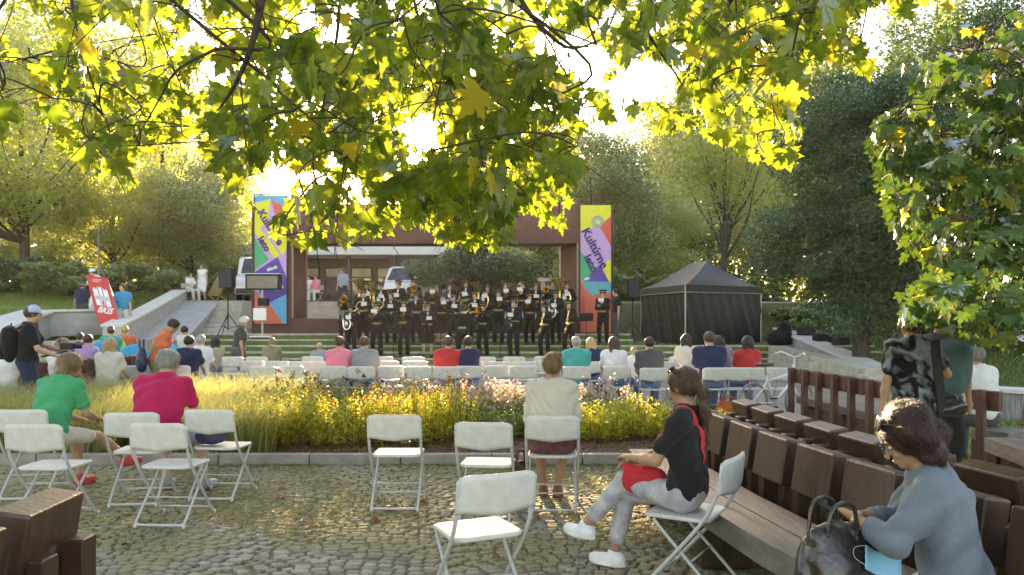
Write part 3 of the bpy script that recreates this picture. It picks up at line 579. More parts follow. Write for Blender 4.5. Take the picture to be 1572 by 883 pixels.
tag(MB().prism([(-10.9, 15.4), (-6.5, 15.9), (-6.7, 20.9), (-10.6, 20.9)], -.05, .3).build('lounge_terrace', stp, bevel=.02), kind='structure')
# the right-hand parapet, running down towards the benches, and steps inside it
wall_thing('stone_parapet', 'weathered pale stone parapet sloping down right of the black tent', [P(1200, 503, 26.5), P(1262, 528, 22.5), P(1330, 556, 19), P(1395, 590, 16.2)], .5, .9, cwall, ccap)
for i in range(4):
    a = P(1205 + 0 * i, 531 + 10.5 * i, 24.2 - .55 * i); d = Vector((7.9 - .15 * i, 16.4 - .5 * i, .50 - .13 * i)); o = MB(); ov = Vector((-.55, -.1, 0)); z_ = Vector((0, 0, .35))
    o.hexa([a + ov - z_, d + ov - z_, d - z_, a - z_], [a + ov, d + ov, d, a]); tag(o.build('curved_step', stp, bevel=.01), kind='structure')
lw = wall_thing('slatted_wall', 'low grey slatted wall with pale top behind the man in white', [P(1395, 578, 13.6), P(1480, 592, 12.4), P(1640, 600, 11.8)], .4, .6, mat('grey_slats', (.22, .22, .22), rough=.8, scale=3, stretch=(14, 1, 1), var=.4), ccap)

# ------------------------------------------------------------------ stage portal
corten = mat('corten', (.135, .060, .040), rough=.75, scale=1.3, var=.22, bump=.25, bscale=12)
corten2 = mat('corten_edge', (.30, .20, .15), rough=.6, scale=3, var=.1)
YP = 27.0; xl, xr = PX(386, YP), PX(942, YP); zt = P(0, 313, YP).z; zo = P(0, 374, YP).z; zs = P(0, 489, YP).z; ol, orr = PX(448, YP), PX(888, YP)
t = empty('stage_portal', ((xl + xr) / 2, YP, .85), 0, 'huge rust-brown portal frame standing around the stage', 'stage portal'); O = Vector(t.location)
def pb(name, x0, x1, y0, y1, z0, z1, m=corten, bv=.015): return MB().box(((x0 + x1) / 2 - O.x, (y0 + y1) / 2 - O.y, (z0 + z1) / 2 - O.z), (x1 - x0, y1 - y0, z1 - z0)).build(name, m, t, bevel=bv)
pb('pillar', xl, ol, YP, YP + 1.2, .85, zo - .003); pb('pillar', orr, xr, YP, YP + 1.2, .85, zo - .003); pb('lintel', xl, xr, YP, YP + 1.2, zo, zt); pb('sill', ol + .003, orr - .003, YP + .02, YP + 1.2, .85, zs)
for x in (ol + .03, orr - .03): pb('frame_edge', x - .03, x + .03, YP - .03, YP + .0, zs, zo, corten2, 0)
for xb, xf in ((PX(470, 28.1), ol), (PX(861, 28.1), orr)):
    s_ = 1 if xb > xf or xf < 0 else -1
    pb('frame_edge', xb - .03, xb + .03, YP + 1.12, YP + 1.16, zs, zo - .05, corten2, 0)
    a, b_ = (xf, xb) if xf < xb else (xb, xf)
    MB().hexa([Vector((xf, YP + .03, zs)) - O, Vector((xb, YP + 1.1, zs)) - O, Vector((xb + (.05 if xf > 0 else -.05), YP + 1.15, zs)) - O, Vector((xf + (.05 if xf > 0 else -.05), YP + .03, zs)) - O],
              [Vector((xf, YP + .03, zo - .004)) - O, Vector((xb, YP + 1.1, zo - .004)) - O, Vector((xb + (.05 if xf > 0 else -.05), YP + 1.15, zo - .004)) - O, Vector((xf + (.05 if xf > 0 else -.05), YP + .03, zo - .004)) - O]).build('jamb_panel', corten, t)
for k in range(1, 6): pb('panel_seam', xl + k * (xr - xl) / 6 - .012, xl + k * (xr - xl) / 6 + .012, YP - .006, YP, zo + .02, zt - .02, mat('seam', (.04, .02, .015)), 0)
# banners
BC = dict(yellow=(.72, .68, .03), red=(.66, .09, .05), lilac=(.55, .33, .62), green=(.02, .38, .16), purple=(.10, .05, .30), teal=(.06, .36, .42), orange=(.70, .13, .06), blue=(.05, .38, .66), grey=(.35, .38, .30), white=(.75, .75, .72), ink=(.05, .02, .16))
def banner(label, px0, px1, py0, py1, Y, polys, texts, marks=()):
    a = P(px0, py1, Y); b_ = P(px1, py0, Y); W, H_ = b_.x - a.x, b_.z - a.z
    t = empty('stage_banner', (a.x, Y, a.z), 0, label, 'banner', 'tall banners on the portal pillars')
    MB().box((W / 2, .02, H_ / 2), (W, .02, H_)).build('backing', mat('banner_back', (.3, .28, .27)), t)
    fr = MB()
    for x in (-.02, W + .02): fr.box((x, .01, H_ / 2), (.04, .05, H_ + .1))
    for z in (-.03, H_ + .03): fr.box((W / 2, .01, z), (W + .08, .05, .04))
    fr.build('frame', mat('frame_dark', (.03, .025, .025), rough=.5, metal=.3), t)
    for i, (c, pl) in enumerate(polys):
        m = MB(); y = .004 - i * .002; n = len(pl)
        v = [(u * W, y, (1 - q) * H_) for u, q in pl]; m.add(v + [(p[0], y + .0015, p[2]) for p in v], [tuple(range(n)), tuple(range(n, 2 * n))[::-1]] + [(k, k + n, (k + 1) % n + n, (k + 1) % n) for k in range(n)])
        m.build('colour_field', mat('print_' + c, BC[c], rough=.55, var=.05), t)
    for s, sz, u, q, ang, c in texts:
        o = link('lettering', text_mesh(s, sz, bold=.012), mat('print_' + c, BC[c], rough=.55, var=.05), t); o.location = (u * W, -.026, (1 - q) * H_); o.rotation_euler = (R(90), R(-ang) * -1, 0)
    for (c, u, q, r0, r1) in marks:
        m = MB().lathe([(r0, 0), (r1, 0), (r1, .004), (r0, .004)], (u * W, -.022, (1 - q) * H_), (0, -1, 0), 28); m.build('round_emblem', mat('print_' + c, BC[c], rough=.55, var=.05), t)
    return t
banner('tall lilac, yellow and red banner on the pillar beside the black tent', 891, 938, 315, 510, YP - .08, [
    ('orange', [(0, .5), (1, .5), (1, 1), (0, 1)]), ('lilac', [(0, .15), (1, .15), (1, .62), (0, .62)]), ('yellow', [(0, 0), (1, 0), (1, .09), (.62, .165), (0, .2)]), ('red', [(1, .085), (.62, .165), (1, .325)]),
    ('green', [(0, .36), (.6, .545), (0, .60)]), ('yellow', [(1, .42), (.7, .48), (.93, .6), (1, .6)]), ('purple', [(.08, .60), (.62, .47), (.95, .61), (.5, .62)]), ('teal', [(.05, .60), (1, .605), (1, .69), (.35, .71), (.12, .65)]), ('red', [(0, .57), (.14, .68), (.14, 1), (0, 1)])],
    [('Kultúrne', .42, .47, .34, 62, 'ink'), ('leto', .40, .34, .46, 62, 'ink'), ('2021', .09, .22, .58, -20, 'white')], [('grey', .56, .13, .09, .21), ('white', .6, .135, .02, .05)])
banner('tall yellow, green and purple banner behind the dark screen, partly under leaves', 391, 440, 300, 497, YP - .08, [
    ('lilac', [(0, .05), (1, .05), (1, .75), (0, .75)]), ('blue', [(0, 0), (1, 0), (1, .1), (.5, .03), (0, .06)]), ('yellow', [(0, .06), (.5, .03), (.4, .2), (0, .3)]), ('red', [(.5, .03), (1, .1), (1, .3), (.68, .17)]), ('yellow', [(.62, .17), (1, .30), (1, .41), (.88, .47), (.38, .28)]),
    ('yellow', [(0, .2), (.78, .46), (.66, .50), (0, .29)]), ('green', [(0, .33), (.45, .5), (0, .58)]), ('purple', [(0, .6), (.72, .48), (1, .64), (1, .78), (.45, .84), (0, .7)]), ('orange', [(0, .76), (.45, .84), (.92, 1), (0, 1)]), ('blue', [(.45, .84), (1, .77), (1, 1), (.9, 1)])],
    [('Kultúrne', .38, .50, .25, 58, 'ink'), ('leto', .34, .30, .38, 58, 'ink'), ('bkis.sk', .13, .55, .57, -20, 'white'), ('2021', .13, .8, .72, -20, 'white')])

# ------------------------------------------------------------------ tent
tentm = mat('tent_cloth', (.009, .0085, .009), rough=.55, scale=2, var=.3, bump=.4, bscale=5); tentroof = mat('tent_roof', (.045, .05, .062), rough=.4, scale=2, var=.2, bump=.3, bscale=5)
c0 = Vector((PX(1052, 25.2), 25.2, .68)); c1 = Vector((PX(1168, 27.2), 27.2, .68)); c2 = Vector((PX(984, 29.5), 29.5, .68)); c3 = c1 + (c2 - c0)
t = empty('pop_up_tent', c0, 0, 'black pop-up tent with closed side walls and pointed roof', 'tent')
ze = P(0, 437, 25.2).z - .68; L = lambda v, z=0: (v.x - c0.x, v.y - c0.y, z)
cs = [c0, c1, c3, c2]; ctr = (c0 + c3) / 2; r1 = ctr + (c2 - c0) * -.18; r2 = ctr + (c2 - c0) * .18
zp = P(0, 403, ctr.y).z - .68
rf = MB(); N_ = 6
def panel(a, b_, ra, rb):    # sagging roof panel
    base = len(rf.v); 
    for i in range(N_ + 1):
        u = i / N_; zz = ze + (zp - ze) * (u ** 1.25)
        for j in range(5):
            v_ = j / 4; p = a.lerp(b_, v_).lerp(ra.lerp(rb, v_), u); rf.v.append(L(p, zz - .05 * math.sin(math.pi * v_) * math.sin(math.pi * u)))
    for i in range(N_):
        for j in range(4): q = base + i * 5 + j; rf.f.append((q, q + 1, q + 6, q + 5))
panel(c0, c1, r1, r1); panel(c1, c3, r1, r2); panel(c3, c2, r2, r2); panel(c2, c0, r2, r1)
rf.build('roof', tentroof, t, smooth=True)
def drape(name, a, b_, z0, z1, m, off=0, seed=0):
    g_ = MB(); n = 40; nv = 8; d = (b_ - a); nn = Vector((d.y, -d.x, 0)).normalized()
    for i in range(nv + 1):
        for j in range(n + 1):
            u = j / n; w_ = .03 * math.sin(u * 23 + seed + i * .4) * (1 - i / nv) + .02 * math.sin(u * 51 + seed * 2 + i); p = a.lerp(b_, u) + nn * (w_ + off); g_.v.append(L(p, z0 + (z1 - z0) * i / nv))
    for i in range(nv):
        for j in range(n): q = i * (n + 1) + j; g_.f.append((q, q + 1, q + n + 2, q + n + 1))
    return g_.build(name, m, t, smooth=True)
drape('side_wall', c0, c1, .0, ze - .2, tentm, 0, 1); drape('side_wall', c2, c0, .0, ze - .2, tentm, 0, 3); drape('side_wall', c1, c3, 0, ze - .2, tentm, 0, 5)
vl = MB()
for a, b_ in zip(cs, cs[1:] + cs[:1]):
    d = (b_ - a); nn = Vector((d.y, -d.x, 0)).normalized() * .03; vl.hexa([L(a, ze - .22), L(b_, ze - .22), L(b_ + nn, ze - .22), L(a + nn, ze - .22)], [L(a, ze), L(b_, ze), L(b_ + nn, ze), L(a + nn, ze)])
vl.build('valance', tentm, t)
tr = MB()
for a, b_ in ((c0, c1), (c2, c0)):
    d = (b_ - a); nn = Vector((d.y, -d.x, 0)).normalized() * .034; tr.tube([L(a + nn, ze - .24), L(b_ + nn, ze - .24)], .016, 6)
tr.build('hem_strip', mat('hem', (.3, .28, .24)), t)
for c in cs: MB().tube([L(c, 0), L(c, ze)], .025, 8).build('leg', mat('alu', (.4, .4, .4), rough=.4, metal=.8), t)

# ------------------------------------------------------------------ pavilion, vans, house wall behind
gl = mat('window_glass', (.03, .035, .04), rough=.08, spec=1, var=.3); whitep = mat('white_fascia', (.55, .55, .53), rough=.5, var=.05)
bx0, bx1, YB = PX(395, 42), PX(690, 42), 42.0
t = empty('pavilion', (bx0, YB, 2.2), 0, 'low pavilion with white canopy roof and tall dark windows seen through the portal', 'building')
def bb(name, x0, x1, y0, y1, z0, z1, m, par=None, bv=0): return MB().box(((x0 + x1) / 2 - bx0, (y0 + y1) / 2 - YB, (z0 + z1) / 2 - 2.2), (x1 - x0, y1 - y0, z1 - z0)).build(name, m, par or t, bevel=bv)
zr = P(0, 394, YB).z
bb('wall', bx0, bx1, YB + 1.5, YB + 8, 2.2, zr, mat('pav_wall', (.13, .11, .10), rough=.9)); bb('roof', bx0 - .6, bx1 + 1.2, YB - 1.2, YB + 9, zr, zr + .62, whitep, bv=.03)
for k in range(24): bb('fascia_rib', bx0 - .5 + k * .5, bx0 - .44 + k * .5, YB - 1.23, YB - 1.2, zr + .05, zr + .58, whitep)
for k in range(7):
    x0 = bx0 + .4 + k * 1.45; f = bb('window', x0, x0 + 1.15, YB + 1.4, YB + 1.5, 2.5, zr - .5, mat('win_frame', (.02, .02, .02)))
    bb('pane', x0 + .06, x0 + 1.09, YB + 1.36, YB + 1.4, 2.56, zr - 1.1, gl, f); bb('pane', x0 + .06, x0 + 1.09, YB + 1.36, YB + 1.4, zr - 1.02, zr - .56, mat('win_lit', (.30, .26, .14), rough=.2), f)
for k in range(5): bb('column', bx0 + .1 + 2.4 * k, bx0 + .3 + 2.4 * k, YB - .6, YB - .4, 2.2, zr, mat('pav_col', (.08, .06, .055)))
hx0, hx1 = PX(770, 46), PX(850, 46)
t = empty('garden_house', (hx0, 46, 2.2), 0, 'sunny cream wall of a small house behind the brass players', 'building'); bx0, YB = hx0, 46
bb('wall', hx0, hx1, 46, 50, 2.2, P(0, 432, 46).z, mat('cream_wall', (.62, .5, .32), rough=.9, var=.12)); bb('roof', hx0 - .2, hx1 + .2, 45.8, 50.2, P(0, 432, 46).z, P(0, 427, 46).z, whitep); bb('window', hx0 + 1.5, hx0 + 2.3, 45.95, 46, 2.9, 3.6, gl)
def van(label, x, y, rz, sc=1.0, L_=4.8):
    t = empty('parked_van', (x, y, 2.2), rz, label, 'van', 'white vans on the plaza'); t.scale = (sc,) * 3; W = 1.9
    prof = [(0, .35), (0, .95), (.25, 1.12), (.95, 1.28), (1.65, 2.05), (2.1, 2.15), (L_ - .1, 2.18), (L_, 2.0), (L_, .35)]
    m = MB(); n = len(prof); m.add([(-W / 2, a, b_) for a, b_ in prof] + [(W / 2, a, b_) for a, b_ in prof], [tuple(range(n))[::-1], tuple(range(n, 2 * n))] + [(k, (k + 1) % n, (k + 1) % n + n, k + n) for k in range(n)])
    m.build('body', mat('van_paint', (.68, .68, .68), rough=.25, coat=.4, var=.02), t, bevel=.06, seg=3)
    MB().hexa([(-.8, .98, 1.315), (.8, .98, 1.315), (.8, 1.0, 1.29), (-.8, 1.0, 1.29)], [(-.72, 1.6, 2.03), (.72, 1.6, 2.03), (.72, 1.63, 2.0), (-.72, 1.63, 2.0)]).build('windscreen', gl, t)
    for s_ in (-1, 1):
        MB().box((s_ * .955, 1.95, 1.62), (.02, .9, .55)).build('side_window', gl, t, bevel=.008)
        hl_ = MB().box((s_ * .72, -.01, .85), (.34, .06, .2)).build('headlight', mat('lamp_glass', (.5, .52, .55), rough=.1), t, bevel=.02); MB().box((s_ * 1.05, 1.2, 1.35), (.18, .1, .26)).build('wing_mirror', mat('blackplastic', (.015, .015, .015), rough=.5), t, bevel=.02)
        for yy in (.95, L_ - 1.0):
            wh = MB().lathe([(.0, -.1), (.3, -.1), (.34, -.07), (.34, .07), (.3, .1), (0, .1)], (s_ * .86, yy, .34), (1, 0, 0), 20).build('wheel', mat('rubber', (.015, .015, .015), rough=.9), t, smooth=True)
            MB().lathe([(.0, .0), (.2, .0), (.21, .02)], (s_ * .97, yy, .34), (s_, 0, 0), 14).build('rim', mat('alu', (.4, .4, .4)), wh)
    MB().box((0, -.03, .5), (1.8, .1, .22)).build('bumper', mat('blackplastic', (.015, .015, .015)), t, bevel=.03); MB().box((0, -.01, .72), (.8, .04, .12)).build('grille', mat('blackplastic', (.015, .015, .015)), t)
van('white van parked on the plaza left of the portal behind the loudspeaker', PX(400, 35), 34.5, R(12)); van('white food van standing in front of the pavilion behind the tubas', PX(604, 37), 37, R(-14), .86)
# ------------------------------------------------------------------ trees and plants
bark = mat('bark', (.075, .055, .042), rough=.95, scale=5, var=.4, bump=1, bscale=18, stretch=(3, 3, .6))
LM = {
 'sunny': leafmat('leaf_sunny', (.14, .18, .04), (.20, .20, .06), (.55, .70, .12), (.86, .82, .22), .72, .05),  # brighter, yellower leaves: sunlight through the crowns put into the colour
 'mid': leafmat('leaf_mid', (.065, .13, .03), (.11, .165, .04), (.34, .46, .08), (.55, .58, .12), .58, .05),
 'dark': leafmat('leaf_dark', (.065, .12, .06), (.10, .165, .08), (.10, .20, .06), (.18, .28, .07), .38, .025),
 'plane': leafmat('leaf_plane', (.05, .085, .018), (.09, .125, .03), (.26, .40, .03), (.55, .62, .05), .60, .02, .45, .35),
 'near': leafmat('leaf_near', (.07, .14, .025), (.11, .19, .035), (.08, .18, .02), (.18, .30, .03), .30, .08, .3, .3),
 'yellow': leafmat('leaf_yellow', (.25, .2, .02), (.3, .24, .03), (.8, .62, .04), (.8, .7, .06), .6, .04),
}
def tree(name, label, px, Y, top, width, base_py=None, z0=None, n=14000, ls=.16, lm='mid', seed=1, crown0=.25, trunk=.16, lean=0, clumps=46, cat='tree', group=None, gap=1.0, depth=None, forks=None):
    g = np.random.default_rng(seed); x = PX(px, Y); z0 = float(ground_z(x, Y)) if z0 is None else z0; H = P(0, top, Y).z - z0; Rx = width / FPX * Y / 2; Ry = depth or Rx
    t = empty(name, (x, Y, z0), 0, label, cat, group); cz0 = H * crown0; hz = (H - cz0) / 2; cc = np.array([0, 0, cz0 + hz])
    u = g.normal(size=(clumps, 3)); u /= np.linalg.norm(u, axis=1)[:, None]; u *= (g.uniform(.25, 1, clumps) ** .45)[:, None]
    ctr = u * np.array([Rx, Ry, hz]) * .82 + cc; ctr[:, 0] *= 1 - .35 * np.clip((ctr[:, 2] - cc[2]) / hz, 0, 1); ctr[:, :2] += g.normal(0, .12, (clumps, 2)) * Rx
    cr = g.uniform(.16, .34, clumps) * min(Rx, hz) * gap; per = (cr ** 2 / (cr ** 2).sum() * n).astype(int) + 3
    q = g.normal(size=(per.sum(), 3)); q /= np.linalg.norm(q, axis=1)[:, None]; q *= (g.uniform(.2, 1.08, len(q)) ** .5)[:, None]; ci = np.repeat(np.arange(clumps), per)
    pos = ctr[ci] + q * (cr[ci])[:, None] * np.array([1.25, 1.25, .8]); pos[:, 2] = np.maximum(pos[:, 2], .1)
    link('crown', quad_leaves('crown', pos, ls, g, .35), LM[lm], t)
    b = MB(); top_ = Vector((lean, 0, cz0 + hz * 1.2)); tp = smooth_curve([(0, 0, -.2), (lean * .1 + g.normal(0, .06), g.normal(0, .06), H * .22), (lean * .5 + g.normal(0, .1), 0, H * .45), top_], 5); b.tube(tp, [trunk * (1.25 - 1.05 * i / (len(tp) - 1)) for i in range(len(tp))], 9)
    for k in g.choice(clumps, min(clumps, forks or 13), replace=False):
        c = Vector(ctr[k]); j = int(len(tp) * min(.8, max(.25, (c.z / H) * .62))); s_ = tp[j]; md = s_.lerp(c, .5) + Vector((g.normal(0, .15), g.normal(0, .15), -.08 * (c - s_).length)); r0 = trunk * .5 * (1.2 - j / len(tp))
        cp = smooth_curve([s_, md, c], 4); b.tube(cp, [r0 * (1 - .85 * i / (len(cp) - 1)) for i in range(len(cp))], 6)
    b.build('trunk', bark, t, smooth=True); return t
T_ = [ # px, Y, top, width, leaf, n, leafsize, crown0, trunk, label
 (35, 33, 10, 330, 'sunny', 17000, .17, .12, .2, 'tall golden-lit tree at the far side of the grass bank, against the edge'),
 (175, 36, 205, 210, 'sunny', 11000, .16, .1, .14, 'broad low tree with bright sunlit leaves behind the red display'),
 (120, 52, -60, 330, 'sunny', 11000, .25, .15, .3, 'tall pale-topped tree rising behind the golden trees'),
 (290, 38, 235, 190, 'mid', 11000, .16, .05, .14, 'rounded mid-green tree behind the ramp head'),
 (345, 43, 190, 160, 'sunny', 9000, .18, .15, .14, 'yellow-green tree over the white van'),
 (250, 58, 60, 260, 'sunny', 8000, .27, .12, .3, 'high airy tree between the golden trees and the portal'),
 (480, 62, 350, 210, 'mid', 9000, .26, .1, .2, 'distant low tree just above the pavilion roof'),
 (740, 38, 364, 225, 'dark', 12000, .15, .08, .2, 'dark drooping tree filling the portal opening behind the band'),
 (845, 56, 215, 150, 'mid', 9000, .24, .12, .24, 'slim green tree over the right end of the portal lintel'),
 (925, 44, 178, 190, 'mid', 15000, .2, .05, .26, 'tall dense tree directly behind the lilac banner'),
 (1000, 52, 250, 180, 'sunny', 12000, .2, .02, .2, 'golden-lit tree behind the black tent roof'),
 (1110, 33, 60, 230, 'sunny', 7500, .17, .24, .14, 'tall forked tree with bare dark limbs beside the tent'),
 (1190, 55, 150, 200, 'sunny', 9500, .24, .05, .24, 'yellow-lit tree glimpsed between forked tree and dark tree'),
 (1320, 20, 35, 290, 'dark', 50000, .095, .03, .2, 'large dark bluish-green tree with fine leaves standing over the stone parapet'),
 (1490, 27, -60, 330, 'dark', 22000, .15, .05, .3, 'tall dark tree at the top of the grass slope, furthest right'),
 (1040, 64, 120, 260, 'mid', 9000, .27, .05, .3, 'high distant tree above the tent between two golden ones'), (860, 70, 150, 230, 'mid', 9000, .3, .1, .3, 'high distant tree rising over the lintel end'), (-40, 42, 60, 260, 'mid', 12000, .2, .05, .3, 'dark-trunked tree at the very edge of the view behind the bank'),
 (1400, 40, -20, 240, 'mid', 9000, .2, .1, .3, 'tall airy tree showing sky between its leaves behind the dark tree'),
]
for i, (px, Y, top, wd, lm, n, ls, c0_, tk, lb) in enumerate(T_):
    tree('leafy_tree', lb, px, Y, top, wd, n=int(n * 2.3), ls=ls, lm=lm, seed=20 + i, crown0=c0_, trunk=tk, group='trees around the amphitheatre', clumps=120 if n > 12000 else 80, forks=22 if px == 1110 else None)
# shrubs on the banks
S_ = [(20, 30.5, 395, 190), (105, 29.5, 392, 170), (195, 31, 398, 170), (255, 34, 408, 120), (320, 37, 398, 130), (60, 36, 360, 200), (1210, 30, 470, 90), (1255, 26, 468, 110), (1440, 22, 455, 160), (1540, 20, 450, 170), (1000, 38, 420, 120), (905, 38, 400, 140), (1170, 34, 430, 120)]
SL = ['dark rounded shrub at the far end of the bank', 'wide green shrub above the ledge wall', 'green shrub above the red display', 'small shrub beside the top of the ramp', 'shrub behind the people sitting on the plaza', 'taller shrub mass under the golden tree', 'low grey-green shrub right of the tent', 'grey-green shrub behind the stone parapet', 'dark shrub behind the tie-dye shirt man', 'dark shrub above the grass slope beyond the man in white', 'shrub behind the tent roof', 'shrub beyond the lilac banner', 'shrub at the right corner of the tent']
for i, (px, Y, top, wd) in enumerate(S_):
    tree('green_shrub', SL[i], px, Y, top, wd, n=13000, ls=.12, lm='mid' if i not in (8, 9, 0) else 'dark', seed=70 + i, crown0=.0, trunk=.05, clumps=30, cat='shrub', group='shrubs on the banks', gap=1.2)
# a far wood closes the view behind everything
g = np.random.default_rng(91); n = 190000; px = g.uniform(-500, 2100, n); Y = g.uniform(66, 90, n); hmax = np.interp(px, [-500, 240, 310, 560, 720, 800, 1030, 1110, 2100], [27, 24, 9, 7, 7, 12, 15, 24, 27]) * (1 + .12 * np.sin(px * .031) + .08 * np.sin(px * .083))
xx = (px - CX) / FPX * Y; zz = 1.6 + g.uniform(0, 1, n) ** .8 * hmax; tag(link('far_woods', quad_leaves('far_woods', np.stack([xx, Y, zz], 1), .85, g, .4), LM['mid']), 'distant mass of green woodland closing the view', 'woods', kind='stuff')
# bank grass
def bank(x0, x1, y0, y1, n, h, wd, seed, lm_=None, cond=None):
    g = np.random.default_rng(seed); x = g.uniform(x0, x1, n); y = g.uniform(y0, y1, n)
    if cond is not None: k = cond(x, y); x, y = x[k], y[k]
    return np.stack([x, y, ground_z(x, y)], 1), g
gm1 = leafmat('bank_grass', (.11, .18, .04), (.18, .23, .06), (.28, .46, .07), (.5, .60, .14), .5, .02)
p, g = bank(-24, -8.5, 21.5, 33, 42000, .2, .02, 3, None, lambda x, y: (x < -9 - (y - 20) * .25)); a = blades('grass', p, .22, .03, g, .5, 2); tag(link('grass', a, gm1), 'long grass on the bank behind the curved ledge wall', 'grass', kind='stuff')
p, g = bank(8.2, 20, 11.5, 30, 42000, .2, .02, 4, None, lambda x, y: (x > 9.2 + (22 - y) * -.02)); a = blades('grass', p, .14, .022, g, .5, 2); tag(link('grass', a, gm1), 'grass on the slope right of the parapet', 'grass', kind='stuff')
p, g = bank(2.2, 10, 7.6, 12.4, 22000, .1, .02, 9); a = blades('grass', p + [0, 0, .03], .07, .010, g, .6, 2); tag(link('grass', a, gm1), 'thin grass under the far post benches', 'grass', kind='stuff')
# feather grass bed at the left
g = np.random.default_rng(14); n = 34000; x = g.uniform(-9.2, -2.7, n); y = g.uniform(8.75, 12.0, n); k = (x < -3.2 + .5 * np.sin(y * 3)) | (y > 10.6); x, y = x[k], y[k]; cl = np.sin(x * 3.1 + np.sin(y * 2)) * np.cos(y * 2.6 + x) > -.72; x, y = x[cl], y[cl]
fm = leafmat('feather_grass', (.20, .19, .06), (.36, .30, .12), (.36, .44, .10), (.70, .62, .20), .56, .03)
tag(link('feather_grass', blades('feather_grass', np.stack([x, y, np.full(len(x), .05)], 1), .74, .011, g, .55, 4, (.5, -.1)), fm), 'tall golden feather grass in the planting bed', 'grass', kind='stuff')
# leafy perennials
def perennial(label, x, y, rx, ry, hgt, ns, lm_, seed, head=None, ls=.085, cat='plant', nleaf=24, name='flowering_plant', group='flowering perennials in the planting bed'):
    g = np.random.default_rng(seed); t = empty(name, (x, y, .05), 0, label, cat, group)
    a = g.uniform(0, 2 * np.pi, ns); r = np.sqrt(g.uniform(0, 1, ns)); bx = r * np.cos(a) * rx; by = r * np.sin(a) * ry; hh = .90 * hgt * (1 - .35 * r ** 2) * g.uniform(.78, 1.08, ns); tx = bx * .25 + g.normal(0, .05, ns); ty = by * .25 + g.normal(0, .05, ns)
    u = np.tile(np.linspace(.12, .98, nleaf), ns); I = np.repeat(np.arange(ns), nleaf); base = np.stack([bx[I] + tx[I] * u ** 2, by[I] + ty[I] * u ** 2, hh[I] * u], 1)
    th = g.uniform(0, 2 * np.pi, len(u)); out = np.stack([np.cos(th), np.sin(th), g.uniform(.1, .9, len(u))], 1); out /= np.linalg.norm(out, axis=1)[:, None]; s_ = (ls * g.uniform(.6, 1.25, len(u)) * (1.15 - .55 * u))[:, None]
    sd_ = np.cross(out, [0, 0, 1]); sd_ /= np.linalg.norm(sd_, axis=1)[:, None]; sd_ = sd_ + g.normal(0, .35, sd_.shape)
    v = np.stack([base, base + out * s_ * .5 + sd_ * s_ * .2 + [0, 0, .006], base + out * s_, base + out * s_ * .5 - sd_ * s_ * .2 + [0, 0, .006]], 1).reshape(-1, 3)
    link('foliage', np_mesh('foliage', v, np.arange(len(v)).reshape(-1, 4)), lm_, t)
    c = np.stack([bx, by, 0 * bx], 1); tp = np.stack([bx + tx, by + ty, hh * 1.02], 1); e = np.array([.003, 0, 0]); v = np.stack([c - e, c + e, tp + e * .5, tp - e * .5], 1).reshape(-1, 3)
    link('stems', np_mesh('stems', v, np.arange(len(v)).reshape(-1, 4)), mat('stem_green', (.12, .11, .04), rough=.8), t)
    if head:
        m_, cnt, sz, ht = head; k = g.choice(ns, min(ns, cnt)); N3 = len(k) * 9; pos = np.repeat(tp[k], 9, 0) + g.normal(0, 1, (N3, 3)) * np.array([sz, sz, ht]) * .5 + [0, 0, ht * .4]; tag(link('flower_heads', quad_leaves('flower_heads', pos, sz * .9, g, .1, .8), m_, t), kind='stuff')
yl = leafmat('leaf_limey', (.22, .27, .04), (.32, .30, .05), (.80, .82, .06), (.97, .86, .12), .70, .03); gr_ = leafmat('leaf_bedgreen', (.07, .12, .03), (.12, .16, .04), (.42, .58, .08), (.65, .68, .12), .6, .05)
rust = leafmat('petal_rust', (.24, .07, .02), (.4, .14, .04), (.5, .18, .04), (.6, .3, .06), .4, .02); pinkh = leafmat('petal_pink', (.45, .30, .24), (.55, .42, .32), (.6, .42, .3), (.75, .6, .45), .5, .02); darkh = leafmat('seed_dark', (.03, .02, .02), (.09, .05, .04), (.1, .05, .04), (.12, .08, .05), .2, .02)
